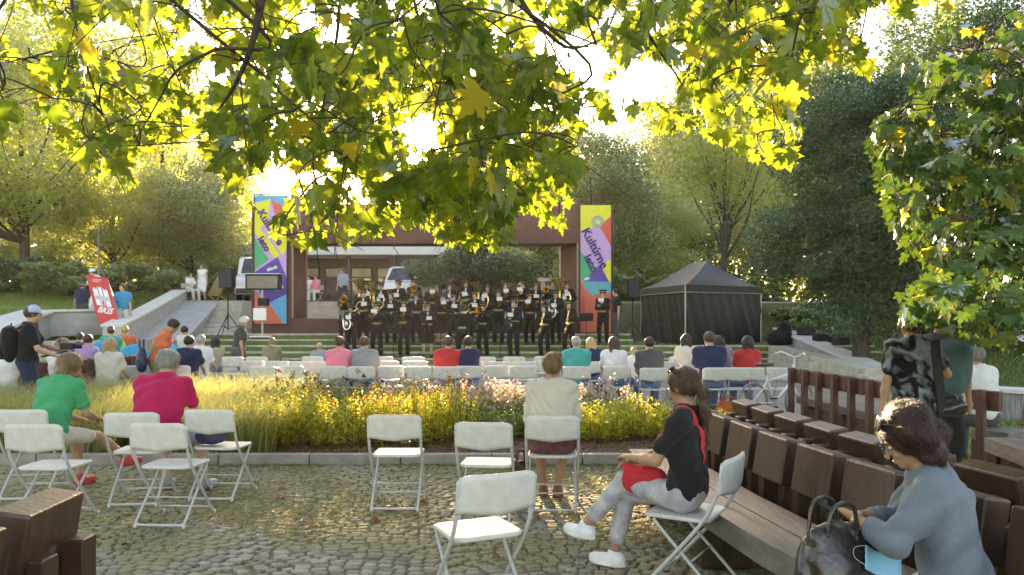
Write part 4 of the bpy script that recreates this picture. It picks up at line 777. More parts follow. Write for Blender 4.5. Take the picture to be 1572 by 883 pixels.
PB = [('bright yellow-green perennial clump behind the chair beside the magenta shirt', 415, 9.35, .45, .38, .72, 90, yl, None), ('lime perennial with rust-coloured tips between two clumps at the bed front', 462, 9.5, .42, .4, .80, 90, yl, (rust, 30, .03, .05)),
      ('low lime perennial above the kerb in the middle of the bed', 520, 9.4, .42, .35, .66, 85, yl, None), ('airy lime perennial left of the lone chair in front of the bed', 572, 9.7, .4, .4, .72, 80, yl, (rust, 40, .03, .05)),
      ('tall lime perennial directly behind the lone chair back', 628, 9.5, .45, .4, .80, 95, yl, (rust, 40, .03, .06)), ('lime perennial with orange tips at the right end of the yellow drift', 680, 9.8, .42, .42, .80, 90, yl, (rust, 50, .03, .06)),
      ('dark seed-headed perennial behind the yellow clumps', 440, 11.0, .6, .45, .80, 80, gr_, (darkh, 60, .035, .035)), ('dark seed-headed perennial in front of the pink shirt', 530, 11.2, .6, .4, .78, 80, gr_, (darkh, 60, .035, .035)), ('green perennial with dusty seed heads at the back of the bed', 620, 11.3, .6, .4, .72, 70, gr_, (darkh, 40, .035, .035)),
      ('fluffy pinkish fountain plant behind the folding chair', 735, 10.9, .6, .5, .62, 110, gr_, (pinkh, 100, .05, .12)), ('fluffy pinkish fountain plant left of the seated woman in beige', 795, 10.6, .45, .45, .58, 100, gr_, (pinkh, 90, .05, .12)), ('fluffy pinkish plant right of the woman in beige', 905, 11.0, .6, .45, .58, 100, gr_, (pinkh, 90, .05, .12)),
      ('green fountain plant between the pinkish plume and the chair', 770, 9.9, .42, .32, .42, 90, gr_, None), ('rounded lime mound right of the woman in beige', 915, 9.9, .42, .38, .52, 120, yl, None), ('larger rounded lime mound at the right end of the bed', 980, 10.1, .46, .4, .58, 130, yl, None),
      ('silvery tuft of leaves in front of the white bicycle', 1105, 10.6, .5, .35, .30, 60, gr_, None), ('small green tuft beside the bench end', 1030, 10.9, .3, .3, .32, 50, gr_, None)]
for i, (lb, px, y, rx, ry, h_, ns, lm_, hd) in enumerate(PB): perennial(lb, PX(px, y), y, rx, ry, h_, ns, lm_, 200 + i, hd)

# ------------------------------------------------------------------ the big plane tree overhead
def tex_tube(b, pts, r0, r1, n=6): b.tube(pts, [r0 + (r1 - r0) * i / (len(pts) - 1) for i in range(len(pts))], n)
def spray_tree(name, label, trunk_pts, trunk_r, mains, bound, holes, nsp, pxr, pyr, yr, lsz, lm_, lm2, seed, upn=.5, dens=None, overhead=0, low=None, focus=None, tw=(.22, .48)):
    g = np.random.default_rng(seed); r = random.Random(seed); t = empty(name, trunk_pts[0], 0, label, 'tree'); O = Vector(trunk_pts[0]); b = MB(); anchor = []
    tp = smooth_curve([Vector(p) - O for p in trunk_pts], 6); tex_tube(b, tp, trunk_r, trunk_r * .5, 12); b.build('trunk', bark, t, smooth=True)
    b = MB(); hub = tp[-1] + O
    for pts, r0 in mains:
        w_ = [P(*q) for q in pts]; c = smooth_curve([hub, hub.lerp(w_[0], .6) + Vector((0, 0, .25))] + w_, 6); tex_tube(b, [q - O for q in c], r0 * 2.2, r0 * .35, 8); anchor += c[8:]
    pos = []; ax = []; nr = []; sz = []; fine = MB()
    k = 0; tries = 0
    while k < nsp and tries < nsp * 30:
        tries += 1; px = r.uniform(*pxr); lim = float(np.interp(px, *zip(*bound))); lo_ = float(np.interp(px, *zip(*low))) if low else pyr[0]
        py = r.uniform(lo_, max(lo_ + 1, lim - 8)); Y = r.uniform(*yr)
        if dens and r.random() > dens(px, py): continue
        if focus and k < focus[0]: px = r.gauss(focus[1], focus[3]); py = r.gauss(focus[2], focus[3] * .6); Y = r.uniform(4.5, 8.5)
        o = P(px, py, Y); a = r.uniform(0, 6.28); L_ = r.uniform(*tw); d = Vector((math.cos(a), math.sin(a) * .6, r.uniform(-.8, .15))).normalized(); tip = o + d * L_; tip.z -= .06
        mid = o.lerp(tip, .5) + Vector((0, 0, .04)); nl = r.randint(5, 9); got = 0; tmp = []
        for q in range(nl):
            u = (q + .6) / nl; bp = o.lerp(mid, u * 2) if u < .5 else mid.lerp(tip, u * 2 - 1); sgn = 1 if q % 2 else -1; sidev = Vector((-d.y, d.x, 0)); sidev = sidev.normalized() if sidev.length > .01 else Vector((1, 0, 0))
            s_ = r.uniform(*lsz); pt = (sidev * sgn * .7 + d * .5 + Vector((0, 0, -.35 + r.uniform(-.3, .3)))).normalized() * r.uniform(.03, .07); base = bp + pt
            axis = (pt.normalized() * .6 + Vector((r.gauss(0, .3), r.gauss(0, .3), -r.uniform(.35, 1.3)))).normalized(); cx_, cy_ = proj(base + axis * s_ * .5); rad = s_ * .55 / base.y * FPX
            tx_, ty_ = proj(base + axis * s_)
            if max(ty_, cy_ + rad * .5) > float(np.interp(cx_, *zip(*bound))) + 4: continue
            if any((cx_ - hx) ** 2 + (cy_ - hy) ** 2 < (hr + rad * .75) ** 2 for hx, hy, hr in holes): continue
            tmp.append((bp, base, axis, s_))
        if len(tmp) < 3: continue
        tl = o.lerp(tip, .9); x1, y1 = proj(tip)
        if any((x1 - hx) ** 2 + (y1 - hy) ** 2 < hr ** 2 for hx, hy, hr in holes): continue
        nearest = min(anchor, key=lambda q: (q - o).length + max(0, o.z - q.z) * 2)
        c = smooth_curve([nearest, nearest.lerp(o, .5) + Vector((r.gauss(0, .05), r.gauss(0, .05), .06)), o, mid, tip], 4)
        if any(any((proj(q)[0] - hx) ** 2 + (proj(q)[1] - hy) ** 2 < (hr * .8) ** 2 for hx, hy, hr in holes) for q in c if q.y > .3): continue
        tex_tube(fine, [q - O for q in c], .0048, .0014, 5); anchor.append(o); k += 1
        for bp, base, axis, s_ in tmp:
            fine.tube([bp - O, base - O], .0011, 4, False); pos.append(base - O); ax.append(axis); nr.append((r.gauss(0, .8), r.gauss(0, .8) - .25, abs(r.gauss(upn, .6)) + .05)); sz.append(s_)
    for q in range(overhead):   # crown above the frame
        p_ = Vector((r.uniform(-6, 5), r.uniform(-1, 6.5), 0)); p_.z = max(3.4, CAMZ + p_.y * .47) + r.uniform(0, 2.4); pos.append(p_ - O); ax.append((r.gauss(0, .5), r.gauss(0, .5), -.6)); nr.append((r.gauss(0, .4), r.gauss(0, .4), 1)); sz.append(r.uniform(.15, .24))
    b.build('limbs', bark, t, smooth=True); fine.build('twigs', mat('twig', (.06, .04, .025), rough=.8), t, smooth=True)
    pos, ax, nr, sz = map(np.array, (pos, ax, nr, sz)); yel = g.random(len(pos)) < .06
    for nm_, msk, mt in (('crown', ~yel, LM[lm_]), ('yellow_leaves', yel, LM[lm2])):
        if msk.sum(): link(nm_, lobed_leaves(nm_, pos[msk], ax[msk], nr[msk], sz[msk], g, .22), mt, t)
    return t
BND = [(-120, 240), (0, 232), (38, 100), (60, 190), (100, 250), (150, 292), (200, 300), (240, 232), (300, 215), (340, 305), (380, 335), (440, 385), (470, 395), (560, 385), (590, 365), (640, 350), (680, 380), (740, 392), (860, 372), (885, 300), (900, 200), (960, 190), (1000, 205), (1080, 210), (1150, 258), (1225, 268), (1250, 165), (1330, 150), (1345, 70), (1420, 40), (1650, 30)]
HOLES = [(648, 208, 17), (168, 58, 20), (195, 85, 10), (300, 60, 9), (902, 96, 26), (1003, 128, 24), (955, 130, 12), (1268, 128, 26), (1120, 150, 10), (415, 288, 24), (520, 50, 10), (470, 30, 10), (390, 285, 14), (60, 60, 22), (25, 40, 22), (1345, 40, 22), (30, 110, 12), (545, 285, 6)]
MAINS = [([(430, -120, 3.0), (402, 0, 3.0), (386, 70, 3.0), (362, 128, 3.1), (335, 170, 3.2)], .012), ([(395, 40, 3.0), (330, 76, 3.0), (272, 108, 3.0), (245, 152, 3.1), (205, 222, 3.2)], .005), ([(378, 95, 3.1), (430, 142, 3.2), (470, 176, 3.3), (505, 205, 3.4)], .005),
         ([(770, -90, 3.6), (800, 0, 3.6), (845, 55, 3.6), (880, 74, 3.7), (925, 60, 3.8)], .010), ([(950, -60, 3.2), (985, 30, 3.2), (1010, 75, 3.3), (1040, 118, 3.4), (1056, 150, 3.4)], .006), ([(882, 74, 3.7), (858, 150, 3.8), (842, 196, 3.8), (798, 240, 3.9)], .005),
         ([(600, -100, 4.4), (640, 20, 4.4), (690, 110, 4.5), (730, 210, 4.5), (770, 290, 4.4)], .007), ([(500, -120, 4.0), (520, 20, 4.0), (500, 140, 4.0), (480, 250, 3.8), (500, 320, 3.6)], .007), ([(100, -120, 2.8), (110, 0, 2.8), (130, 90, 2.8), (160, 180, 2.9)], .006), ([(1130, -120, 4.4), (1150, 20, 4.4), (1180, 120, 4.4), (1190, 200, 4.3)], .006), ([(1230, -100, 4.8), (1260, 0, 4.8), (1300, 60, 4.8)], .006), ([(-20, -100, 2.4), (-10, 40, 2.4), (5, 140, 2.4)], .005)]
def dens(px, py): return 1.0 if (520 < px < 800 and 90 < py < 350) or py > 300 else .62
spray_tree('plane_tree', 'broad plane tree whose backlit lobed leaves hang over the whole scene', [(-4.3, .6, -.1), (-4.2, .7, 1.8), (-3.4, 1.3, 3.6)], .24, MAINS, BND, HOLES, 740, (-60, 1380), (-60, 400), (2.6, 8.6), (.075, .145), 'plane', 'yellow', 41, dens=dens, overhead=500, focus=(100, 655, 195, 120))
# bright low sprays around the lower rim of the canopy
BR = [(1280, 0), (1330, 190), (1345, 260), (1360, 330), (1385, 400), (1362, 480), (1380, 505), (1440, 510), (1500, 535), (1560, 548), (1700, 560)]
LOW = [(1300, 225), (1340, 215), (1380, 160), (1450, 100), (1500, 60), (1540, 10), (1700, -40)]
MR = [([(1640, 150, 5.2), (1560, 190, 5.4), (1480, 240, 5.6), (1400, 300, 5.8)], .010), ([(1680, 330, 5.0), (1580, 360, 5.2), (1490, 400, 5.4), (1410, 450, 5.6)], .008), ([(1700, 20, 5.6), (1620, 40, 5.8), (1540, 90, 6.0)], .008), ([(1680, 430, 5.8), (1600, 450, 5.8), (1530, 490, 5.8)], .006)]
def densr(px, py): return 1.0 if px > 1380 + 30 * math.sin(py * .04) else .5
spray_tree('maple_tree', 'leafy tree with glossy green leaves reaching in over the standing men', [(6.6, 4.6, -.1), (6.5, 4.7, 1.2), (6.2, 4.9, 2.4)], .2, MR, BR, [(1440, 290, 4), (1400, 420, 14), (1450, 180, 16), (1500, 330, 12)], 520, (1330, 1680), (60, 540), (4.7, 7.4), (.09, .155), 'near', 'yellow', 43, upn=.4, dens=densr, low=LOW, tw=(.2, .45))
# fallen leaves
g = np.random.default_rng(77); n = 2600; x = g.uniform(-6, 5, n); y = 2.6 + g.uniform(0, 1, n) * 5.75; k = (g.random(n) < .25 + .6 * (y > 7.3) + .9 * (x > .9)); x, y = x[k], y[k]; n = len(x)
br = leafmat('dead_leaf', (.16, .07, .03), (.34, .2, .09), (.3, .12, .04), (.4, .24, .08), .25, .03)
ax = np.stack([g.normal(size=n), g.normal(size=n), g.normal(0, .1, n)], 1); tag(link('leaf_litter', lobed_leaves('leaf_litter', np.stack([x, y, np.full(n, .012)], 1), ax, np.stack([g.normal(0, .2, n), g.normal(0, .2, n), np.ones(n)], 1), g.uniform(.02, .055, n), g, .3), br), 'small dry leaf fragments scattered over cobbles and under the bench', 'leaf litter', kind='stuff')
n = 5200; x = g.uniform(-3.4, 3.2, n); y = g.uniform(8.55, 9.6, n); ax = np.stack([g.normal(size=n), g.normal(size=n), g.normal(0, .1, n)], 1)
tag(link('mulch', lobed_leaves('mulch', np.stack([x, y, np.full(n, .062)], 1), ax, np.stack([g.normal(0, .3, n), g.normal(0, .3, n), np.ones(n)], 1), g.uniform(.02, .06, n), g, .3), br), 'brown leaf mulch along the front of the bed', 'mulch', kind='stuff')
FL = [(188, 790, 'brown leaf between the two front left chairs'), (456, 803, 'curled rust-brown leaf on open cobbles, largest'), (430, 760, 'brown leaf lying on mossy ground nearest the curled one'), (592, 778, 'brown leaf under the lone chair'), (650, 768, 'brown leaf by the right foot of the lone chair'), (575, 795, 'tiny brown leaf in front of the lone chair'), (880, 728, 'orange-brown leaf beside the woman in beige'), (305, 690, 'yellowish leaf near the kerb under the chair'), (392, 740, 'yellow leaf beside the chair with the blue bag')]
for i, (px, py, lb) in enumerate(FL):
    Y = FPX * 1.58 / (py - HOR); a = g.uniform(0, 6.28); me = lobed_leaves('fallen_leaf', np.array([[0, 0, .0]]), np.array([[math.cos(a), math.sin(a), .15]]), np.array([[.1, .2, 1.]]), np.array([.11 if i != 1 else .15]), g, .9)
    o = link('fallen_leaf', me, leafmat('rust_leaf', (.28, .09, .03), (.34, .12, .04), (.4, .14, .04), (.5, .2, .05), .3, .04)); o.location = (PX(px, Y), Y, .035); tag(o, lb, 'leaf', 'fallen leaves on the cobbles')

g = np.random.default_rng(5)
for i in range(26):
    a = g.uniform(0, 6.28); me = lobed_leaves('fallen_leaf', np.array([[0, 0, .0]]), np.array([[math.cos(a), math.sin(a), .1]]), np.array([[g.normal(0, .3), g.normal(0, .3), 1.]]), np.array([g.uniform(.05, .085)]), g, .9)
    o = link('fallen_leaf', me, br if i % 2 else MATS['rust_leaf']); o.location = (g.uniform(-3.6, 1.0), g.uniform(3.6, 8.2), .025); tag(o, 'small dry brown leaf lying on the cobbles away from the chairs', 'leaf', 'small fallen leaves on the cobbles')
# ------------------------------------------------------------------ folding chairs
plas = mat('chair_plastic', (.55, .54, .49), rough=.42, scale=14, col2=(.66, .65, .61), spec=.5, bump=.06); tubm = mat('chair_tube', (.50, .51, .51), rough=.38, var=.06, spec=.6)
def rr_poly(w_, d, r, n=5):
    out = []
    for cx_, cy_, a0 in ((w_ / 2 - r, d / 2 - r, 0), (-w_ / 2 + r, d / 2 - r, 90), (-w_ / 2 + r, -d / 2 + r, 180), (w_ / 2 - r, -d / 2 + r, 270)):
        for k in range(n + 1): a = R(a0 + 90 * k / n); out.append((cx_ + r * math.cos(a), cy_ + r * math.sin(a)))
    return out
def make_chair():
    t = empty('folding_chair', (0, 0, 0)); poly = rr_poly(.405, .40, .07)
    m = MB(); n = len(poly); c = lambda q, z, s_: [(x * s_, y * s_ * 1.0 + .03, z + zz(x, y) * 1) for x, y in poly]
    zz = lambda x, y: -.012 * (1 - (x / .2) ** 2) * .0 - .02 * max(0, (y - .12)) / .08 * .5
    rings = [c(0, .432, .93), c(0, .436, 1.0), c(0, .452, 1.0), c(0, .458, .95)]; 
    for r_ in rings: m.v += r_
    for l in range(3):
        for k in range(n): m.f.append((l * n + k, l * n + (k + 1) % n, l * n + n + (k + 1) % n, l * n + n + k))
    inner = [(x * .6, y * .6 + .03, .449) for x, y in poly]; m.v += inner
    for k in range(n): m.f.append((3 * n + k, 3 * n + (k + 1) % n, 4 * n + (k + 1) % n, 4 * n + k))
    m.f.append(tuple(range(4 * n, 5 * n))); m.f.append(tuple(range(n))[::-1]); m.build('seat', plas, t, smooth=False, bevel=.004)
    # long side tubes: back top down to the front feet
    def side(x): return smooth_curve([(x * .94, -.252, .785), (x, -.243, .70), (x, -.205, .56), (x, -.130, .43), (x, .06, .20), (x, .225, .012)], 4)
    m = MB()
    for x in (-.212, .212): m.tube(side(x), .0115, 8)
    m.tube([(-.212, .17, .075), (.212, .17, .075)], .008, 6); o = m.build('front_frame', tubm, t, smooth=True)
    m = MB(); m.tube(smooth_curve([(-.185, .16, .425), (-.188, .08, .34), (-.19, -.20, .06), (-.18, -.222, .035), (-.14, -.228, .028), (.14, -.228, .028), (.18, -.222, .035), (.19, -.20, .06), (.188, .08, .34), (.185, .16, .425)], 4), .0105, 8)
    m.tube([(-.188, -.06, .20), (.188, -.06, .20)], .006, 6); m.build('rear_frame', tubm, t, smooth=True)
    for x in (-.212, .212): MB().lathe([(.0, 0), (.015, 0), (.0145, .035), (0, .037)], (x, .228, 0), n=8).build('foot_cap', plas, t, smooth=True)
    for x in (-.188, .188): MB().lathe([(.0, 0), (.014, 0), (.0135, .03), (0, .03)], (x, -.226, 0), n=8).build('foot_cap', plas, t, smooth=True)
    # curved backrest
    m = MB(); NX, NZ = 14, 8
    for side_ in (0, 1):
        for j in range(NZ + 1):
            for i in range(NX + 1):
                u = -1 + 2 * i / NX; v = j / NZ; e = .022 if abs(u) > .92 else 0
                top = .800 - .030 * max(0, (abs(u) - .72) / .28) ** 2.2; bot = .592 + .022 * max(0, 1 - abs(u) * 1.15) ** 1 * -1 + .012
                z = bot + (top - bot) * v; x = u * .222; y = -.232 - .028 * (1 - u * u) - (z - .59) * .10 + (.011 if side_ else -.011) * (1 if 0 < j < NZ and 0 < i < NX else .55); m.v.append((x, y, z))
    q = (NX + 1) * (NZ + 1); g_ = lambda i, j, s_: s_ * q + j * (NX + 1) + i
    for j in range(NZ):
        for i in range(NX): m.f.append((g_(i, j, 0), g_(i + 1, j, 0), g_(i + 1, j + 1, 0), g_(i, j + 1, 0))); m.f.append((g_(i, j, 1), g_(i, j + 1, 1), g_(i + 1, j + 1, 1), g_(i + 1, j, 1)))
    for i in range(NX): m.f.append((g_(i + 1, 0, 0), g_(i, 0, 0), g_(i, 0, 1), g_(i + 1, 0, 1))); m.f.append((g_(i, NZ, 0), g_(i + 1, NZ, 0), g_(i + 1, NZ, 1), g_(i, NZ, 1)))
    for j in range(NZ): m.f.append((g_(0, j, 0), g_(0, j + 1, 0), g_(0, j + 1, 1), g_(0, j, 1))); m.f.append((g_(NX, j + 1, 0), g_(NX, j, 0), g_(NX, j, 1), g_(NX, j + 1, 1)))
    m.build('backrest', plas, t, smooth=True)
    return t
chair0 = make_chair(); used = []
def place_chair(px, Y, rz, label, group='white folding chairs', z=0):
    c = chair0 if not used else copy_tree(chair0); used.append(1)
    c.location = (PX(px, Y), Y, z); c.rotation_euler = (0, 0, R(rz)); tag(c, label, 'chair', group); return c
NEAR = [(56, 6.95, 4, 'white folding chair that the woman in green sits on'), (83, 6.05, -2, 'empty white folding chair in front of the woman in green'), (219, 6.75, 6, 'white folding chair under the man in magenta'), (268, 6.1, -4, 'empty white folding chair in front of the man in magenta'),
        (341, 6.95, -4, 'white folding chair with a blue bag on its seat'), (612, 6.6, 0, 'lone empty white folding chair by the kerb in the middle'), (749, 6.15, -6, 'empty white folding chair left of the woman in beige'), (848, 6.55, -3, 'white folding chair that the woman in beige sits on'),
        (735, 4.22, 25, 'empty white folding chair standing turned on open cobbles, the largest'), (1060, 4.62, 58, 'white folding chair under the woman with the red bag')]
for px, Y, rz, lb in NEAR: place_chair(px, Y, rz, lb)
used_names = {}
def ordn(i): return ['first', 'second', 'third', 'fourth', 'fifth', 'sixth', 'seventh', 'eighth', 'ninth', 'tenth', 'eleventh', 'twelfth', 'thirteenth', 'fourteenth', 'fifteenth', 'sixteenth', 'seventeenth'][i]
RA = [410, 452, 517, 559, 603, 645, 686, 722, 763, 803, 886, 946, 1001, 1046, 1092, 1128, 1165, 1197]
RB = [392, 432, 470, 500, 598, 641, 724, 768, 805, 842, 905, 960, 1018, 1060]
RC = [365, 402, 486, 590, 636, 694, 745, 790, 835, 1038, 1085]
RL = [178, 222, 285]
for row, nm_, Y, z in ((RA, 'nearest', 12.75, 0), (RB, 'middle', 14.1, 0), (RC, 'furthest', 15.7, 0)):
    for i, px in enumerate(row):
        place_chair(px, Y + (-.35 if nm_ == 'nearest' and px > 970 else 0) + rnd.uniform(-.12, .12), rnd.uniform(-6, 6), 'white folding chair, %s from the left in the %s audience row' % (ordn(i) if i < 17 else 'last', nm_), 'audience chairs before the stage', z)
for i, px in enumerate(RL): place_chair(px, 12.9, rnd.uniform(-8, 8), ['white folding chair behind the feather grass, nearest the post bench', 'white folding chair behind the man in orange', 'white folding chair just right of the man in orange'][i], 'audience chairs before the stage')

# ------------------------------------------------------------------ timber benches
wood = mat('bench_dark', (.036, .017, .010), rough=.42, scale=3, col2=(.082, .040, .025), bump=.25, bscale=12, stretch=(2.5, 2.5, .5), island=0, spec=.6)
woodt = mat('bench_seat', (.11, .085, .075), rough=.45, scale=4, col2=(.23, .19, .17), bump=.5, bscale=30, stretch=(9, .7, 5), spec=.6)
woodp = mat('post_red', (.115, .048, .036), rough=.6, scale=4, var=.35, bump=.4, bscale=20)
def bench(label, path, side, blocks, bw=.39, bh=.28, bt=.14, seat_w=.50, zseat=.45, post=True, tilt=.16, group=None, legs=True, seatm=None, blockm=None, endcap=True):
    """path: front edge of the seat (x, y) from far to near; side=+1: the backs stand on +x. blocks: distances along y"""
    t = empty('timber_bench', (path[0][0], path[0][1], 0), 0, label, 'bench', group); ox, oy = path[0]; b = MB(); sm = seatm or woodt
    xa = lambda y: float(np.interp(y, [p[1] for p in path[::-1]], [p[0] for p in path[::-1]])) if path[0][1] > path[-1][1] else float(np.interp(y, [p[1] for p in path], [p[0] for p in path]))
    for k in range(2):     # two wide planks
        o0, o1 = side * (k * seat_w / 2 + .006), side * ((k + 1) * seat_w / 2 - .006)
        for (a, d) in zip(path, path[1:]):
            lo_, hi_ = (o0, o1) if o0 < o1 else (o1, o0)
            A = [(a[0] - ox + lo_, a[1] - oy), (d[0] - ox + lo_, d[1] - oy), (d[0] - ox + hi_, d[1] - oy), (a[0] - ox + hi_, a[1] - oy)]
            b.hexa([(x, y, zseat - .13) for x, y in A], [(x, y, zseat) for x, y in A])
    b.build('seat', sm, t)
    if legs:
        y = path[0][1] - .5
        while y > path[-1][1] + .2:
            x = xa(y) - ox + side * seat_w / 2; MB().box((x, y - oy, (zseat - .13) / 2), (seat_w * .7, .14, zseat - .135)).build('leg', blockm or wood, t, bevel=.008); y -= 1.25
    for yb in blocks:
        x = xa(yb) - ox + side * (seat_w + .07); dx = (xa(yb + .2) - xa(yb - .2)) / .4; rz_ = -math.atan(dx); M_ = rot3(z=rz_) @ rot3(y=side * tilt); zc = zseat + .055 + bh / 2
        o = MB().box((0, 0, 0), (bt, bw, bh)).build('backrest', blockm or wood, t, bevel=.012); o.location = (x + side * tilt * .1, yb - oy, zc + .06); o.rotation_euler = M_.to_euler()
        MB().box((side * (bt / 2 + .0), 0, -.02), (.004, .05, .05)).build('bolt_plate', mat('bolt', (.25, .24, .22), rough=.4, metal=.7), o)
        if post:
            p_ = MB()
            for s_ in (-1, 1): p_.box((x + side * .115, yb - oy + s_ * .13, (zseat + .28) / 2 + .0), (.09, .10, zseat + .28))
            p_.build('post', blockm or wood, t, bevel=.008)
    return t
bench('long curved bench with worn grey seat where the denim-shirted woman sits', [(1.0, 6.75), (1.03, 6.0), (1.12, 5.0), (1.27, 4.0), (1.50, 3.0), (1.78, 2.2)], 1, [6.42, 5.92, 5.42, 4.92, 4.42, 3.92, 3.42, 2.92, 2.42], seat_w=.46, group='dark timber benches')
bench('second bench behind the long curved one, its seat facing the grass', [(2.62, 7.2), (2.66, 6.2), (2.76, 5.0), (2.9, 4.2), (3.1, 3.3), (3.4, 2.4)], -1, [6.9, 6.4, 5.9, 5.4, 4.9, 4.4, 3.9, 3.4, 2.9], seat_w=.46, group='dark timber benches')
bench('bench end with chunky backrests at the bottom corner left of the chairs', [(-2.41, 3.24), (-2.37, 2.6), (-2.3, 1.6)], 1, [2.95, 2.42, 1.9], group='dark timber benches', bw=.40, bh=.34)
bench('far post bench behind the feather grass, its backs turned to the bed', [(-4.2 * 1.0 - 3.1, 14.2), (-7.4, 13.2), (-7.75, 12.1), (-8.3, 10.4)], 1, [13.9, 13.45, 13.0, 12.55, 12.1, 11.65, 11.2, 10.75], group='dark timber benches', blockm=woodp, bh=.34)
# rail-like bench with tall posts on the right
def post_bench(label, pts, n, group):
    a, d = Vector((*pts[0], 0)), Vector((*pts[1], 0)); t = empty('post_bench', a, 0, label, 'bench', group); D = d - a; u = D.normalized(); nn = Vector((-u.y, u.x, 0)); nn = nn if nn.y > 0 else -nn; M_ = Matrix((u, nn, Vector((0, 0, 1)))).transposed()
    for k in range(n):
        c = D * ((k + .5) / n); MB().box(c + Vector((0, 0, .43)), (.075, .075, .86), M_).build('post', woodp, t, bevel=.006)
        o = MB().box(c + nn * .10 + Vector((0, 0, .745)), (D.length / n * .80, .09, .20), M_).build('backrest', woodp, t, bevel=.01)
    b = MB(); b.box(D * .5 + nn * .38 + Vector((0, 0, .38)), (D.length, .42, .11), M_); b.build('seat', woodt, t, bevel=.01)
    for k in (0.1, .5, .9): MB().box(D * k + nn * .36 + Vector((0, 0, .16)), (.1, .34, .32), M_).build('leg', woodp, t)
post_bench('rail of tall reddish posts with a bench behind, right of the bicycle', [(PX(1205, 11.4), 11.4), (PX(1350, 8.9), 8.9)], 6, 'post benches on the grass')
post_bench('short post bench that the man in white sits on', [(PX(1478, 8.0), 8.0), (PX(1535, 7.7), 7.7)], 1, 'post benches on the grass')
bench('heavy dark bench block on posts at the far right edge', [(PX(1530, 7.2), 7.4), (PX(1590, 6.4), 6.3)], 1, [7.1, 6.6], seat_w=.3, group='dark timber benches')

# ------------------------------------------------------------------ seated and standing people near the camera
denim = cloth('denim_shirt', COL['denimshirt'], bump=.35)
# woman on the bench at the right
E = dict(H=1.57, h=.0095, detail=1)
wloc = (PX(1424, 3.12) + .13, 3.14, -.035)
w1, i1 = person('woman with bushy auburn hair in a blue-grey shirt looking at her phone on the bench', wloc, R(66), lean=.20, pitch=.42, yaw=.12, hands=[(-.06, .38, .80), (.07, .36, .78)], feet=[(-.14, .60, .10), (.10, .62, .10)],
     top=denim, sleeve='roll', bot='long', bcol='palegreen', hair='curly', hcol='auburn', tone='tan', shoe='whiteshoe', wid=1.22, seat=.47, fem=True, elb=[(-.9, -.2, -.8), (.9, -.2, -.8)], **E)
hl = i1['hl']; g_ = MB()
for q in (-1, 1): g_.tube([hl((q * .033 + .022 * math.cos(a), .108, .004 + .018 * math.sin(a))) for a in [2 * math.pi * k / 16 for k in range(17)]], .0015, 5, False); g_.tube([hl((q * .055, .106, .008)), hl((q * .078, .06, .008)), hl((q * .08, -.01, .006))], .0014, 5)
g_.tube([hl((-.012, .11, .008)), hl((.012, .11, .008))], .0014, 5); o = g_.build('eyeglasses', mat('glasses', (.05, .05, .05), rough=.2, metal=.5)); tag(o, 'thin eyeglasses on the face of the auburn-haired woman', 'eyeglasses'); o.location = wloc; o.rotation_euler = (0, 0, R(66))
sg = mat('sunglass', (.07, .08, .075), rough=.15, spec=.8)
def head_sunglasses(info, loc, rz, label, fy=.062, fz=.105, r_=.028):
    hl = info['hl']; g_ = MB()
    for q in (-1, 1): g_.lathe([(0, .004), (r_ * .8, .003), (r_, 0), (r_ * .8, -.003), (0, -.003)], hl((q * .034, fy, fz)), info['HM'] @ Vector((0, .75, .65)), 14); g_.tube([hl((q * .062, fy - .004, fz)), hl((q * .098, fy - .06, fz - .03)), hl((q * .105, fy - .1, fz - .06))], .0025, 5)
    o = g_.build('sunglasses', sg, smooth=True); tag(o, label, 'sunglasses'); o.location = loc; o.rotation_euler = (0, 0, rz)
head_sunglasses(i1, wloc, R(66), 'grey sunglasses pushed up into the auburn hair', .065, .125, .034)
def local_pt(loc, rz, p): return Vector(loc) + Matrix.Rotation(rz, 3, 'Z') @ Vector(p)
lp = local_pt(wloc, R(66), (0.0, .455, .80)); o = MB().box((0, 0, 0), (.075, .15, .009)).build('smartphone', mat('phone', (.02, .02, .02), rough=.15), bevel=.003); o.location = lp; o.rotation_euler = (R(30), 0, R(66)); tag(o, 'dark smartphone held by the auburn-haired woman', 'phone')
MB().box((0, 0, .0052), (.066, .135, .001)).build('screen', mat('screen', (.05, .06, .08), rough=.08), o)
lp = local_pt(wloc, R(66), (-.10, .33, .745)); o = MB().lathe([(.036, -.009), (.039, 0), (.036, .009)], n=20).build('wristwatch', mat('watch_gold', (.6, .45, .2), rough=.3, metal=.8), smooth=True); o.location = i1['A'][0][2].lerp(i1['A'][0][1], .12); o.location = local_pt(wloc, R(66), o.location); dd = (i1['A'][0][2] - i1['A'][0][1]); o.rotation_euler = (Matrix.Rotation(R(66), 3, 'Z') @ dd.to_track_quat('Z', 'Y').to_matrix()).to_euler(); tag(o, 'gold wristwatch on the denim-shirted woman', 'watch')
# blue face mask in her hand
b = MB(); N_ = 10
for j in range(7):
    for i in range(N_ + 1): u = i / N_ - .5; v_ = j / 6 - .5; b.v.append((u * .17, .014 * math.sin(j * 3.1) + .03 * math.cos(u * 3), v_ * .095 - .02 * u * u))
for j in range(6):
    for i in range(N_): q = j * (N_ + 1) + i; b.f.append((q, q + 1, q + N_ + 2, q + N_ + 1))
o = b.build('face_mask', mat('mask_blue', (.20, .50, .66), rough=.8, var=.06), smooth=True); so_ = o.modifiers.new('s', 'SOLIDIFY'); so_.thickness = .002; o.location = local_pt(wloc, R(66), (-.175, .27, .66)); o.rotation_euler = (R(-28), R(22), R(10)); tag(o, 'light blue face mask dangling from the denim-shirted woman', 'face mask')
MB().tube(smooth_curve([(-.085, .0, .04), (-.13, .01, .02), (-.13, .01, -.02), (-.085, 0, -.04)], 4), .001, 4).build('ear_loop', plas, o)
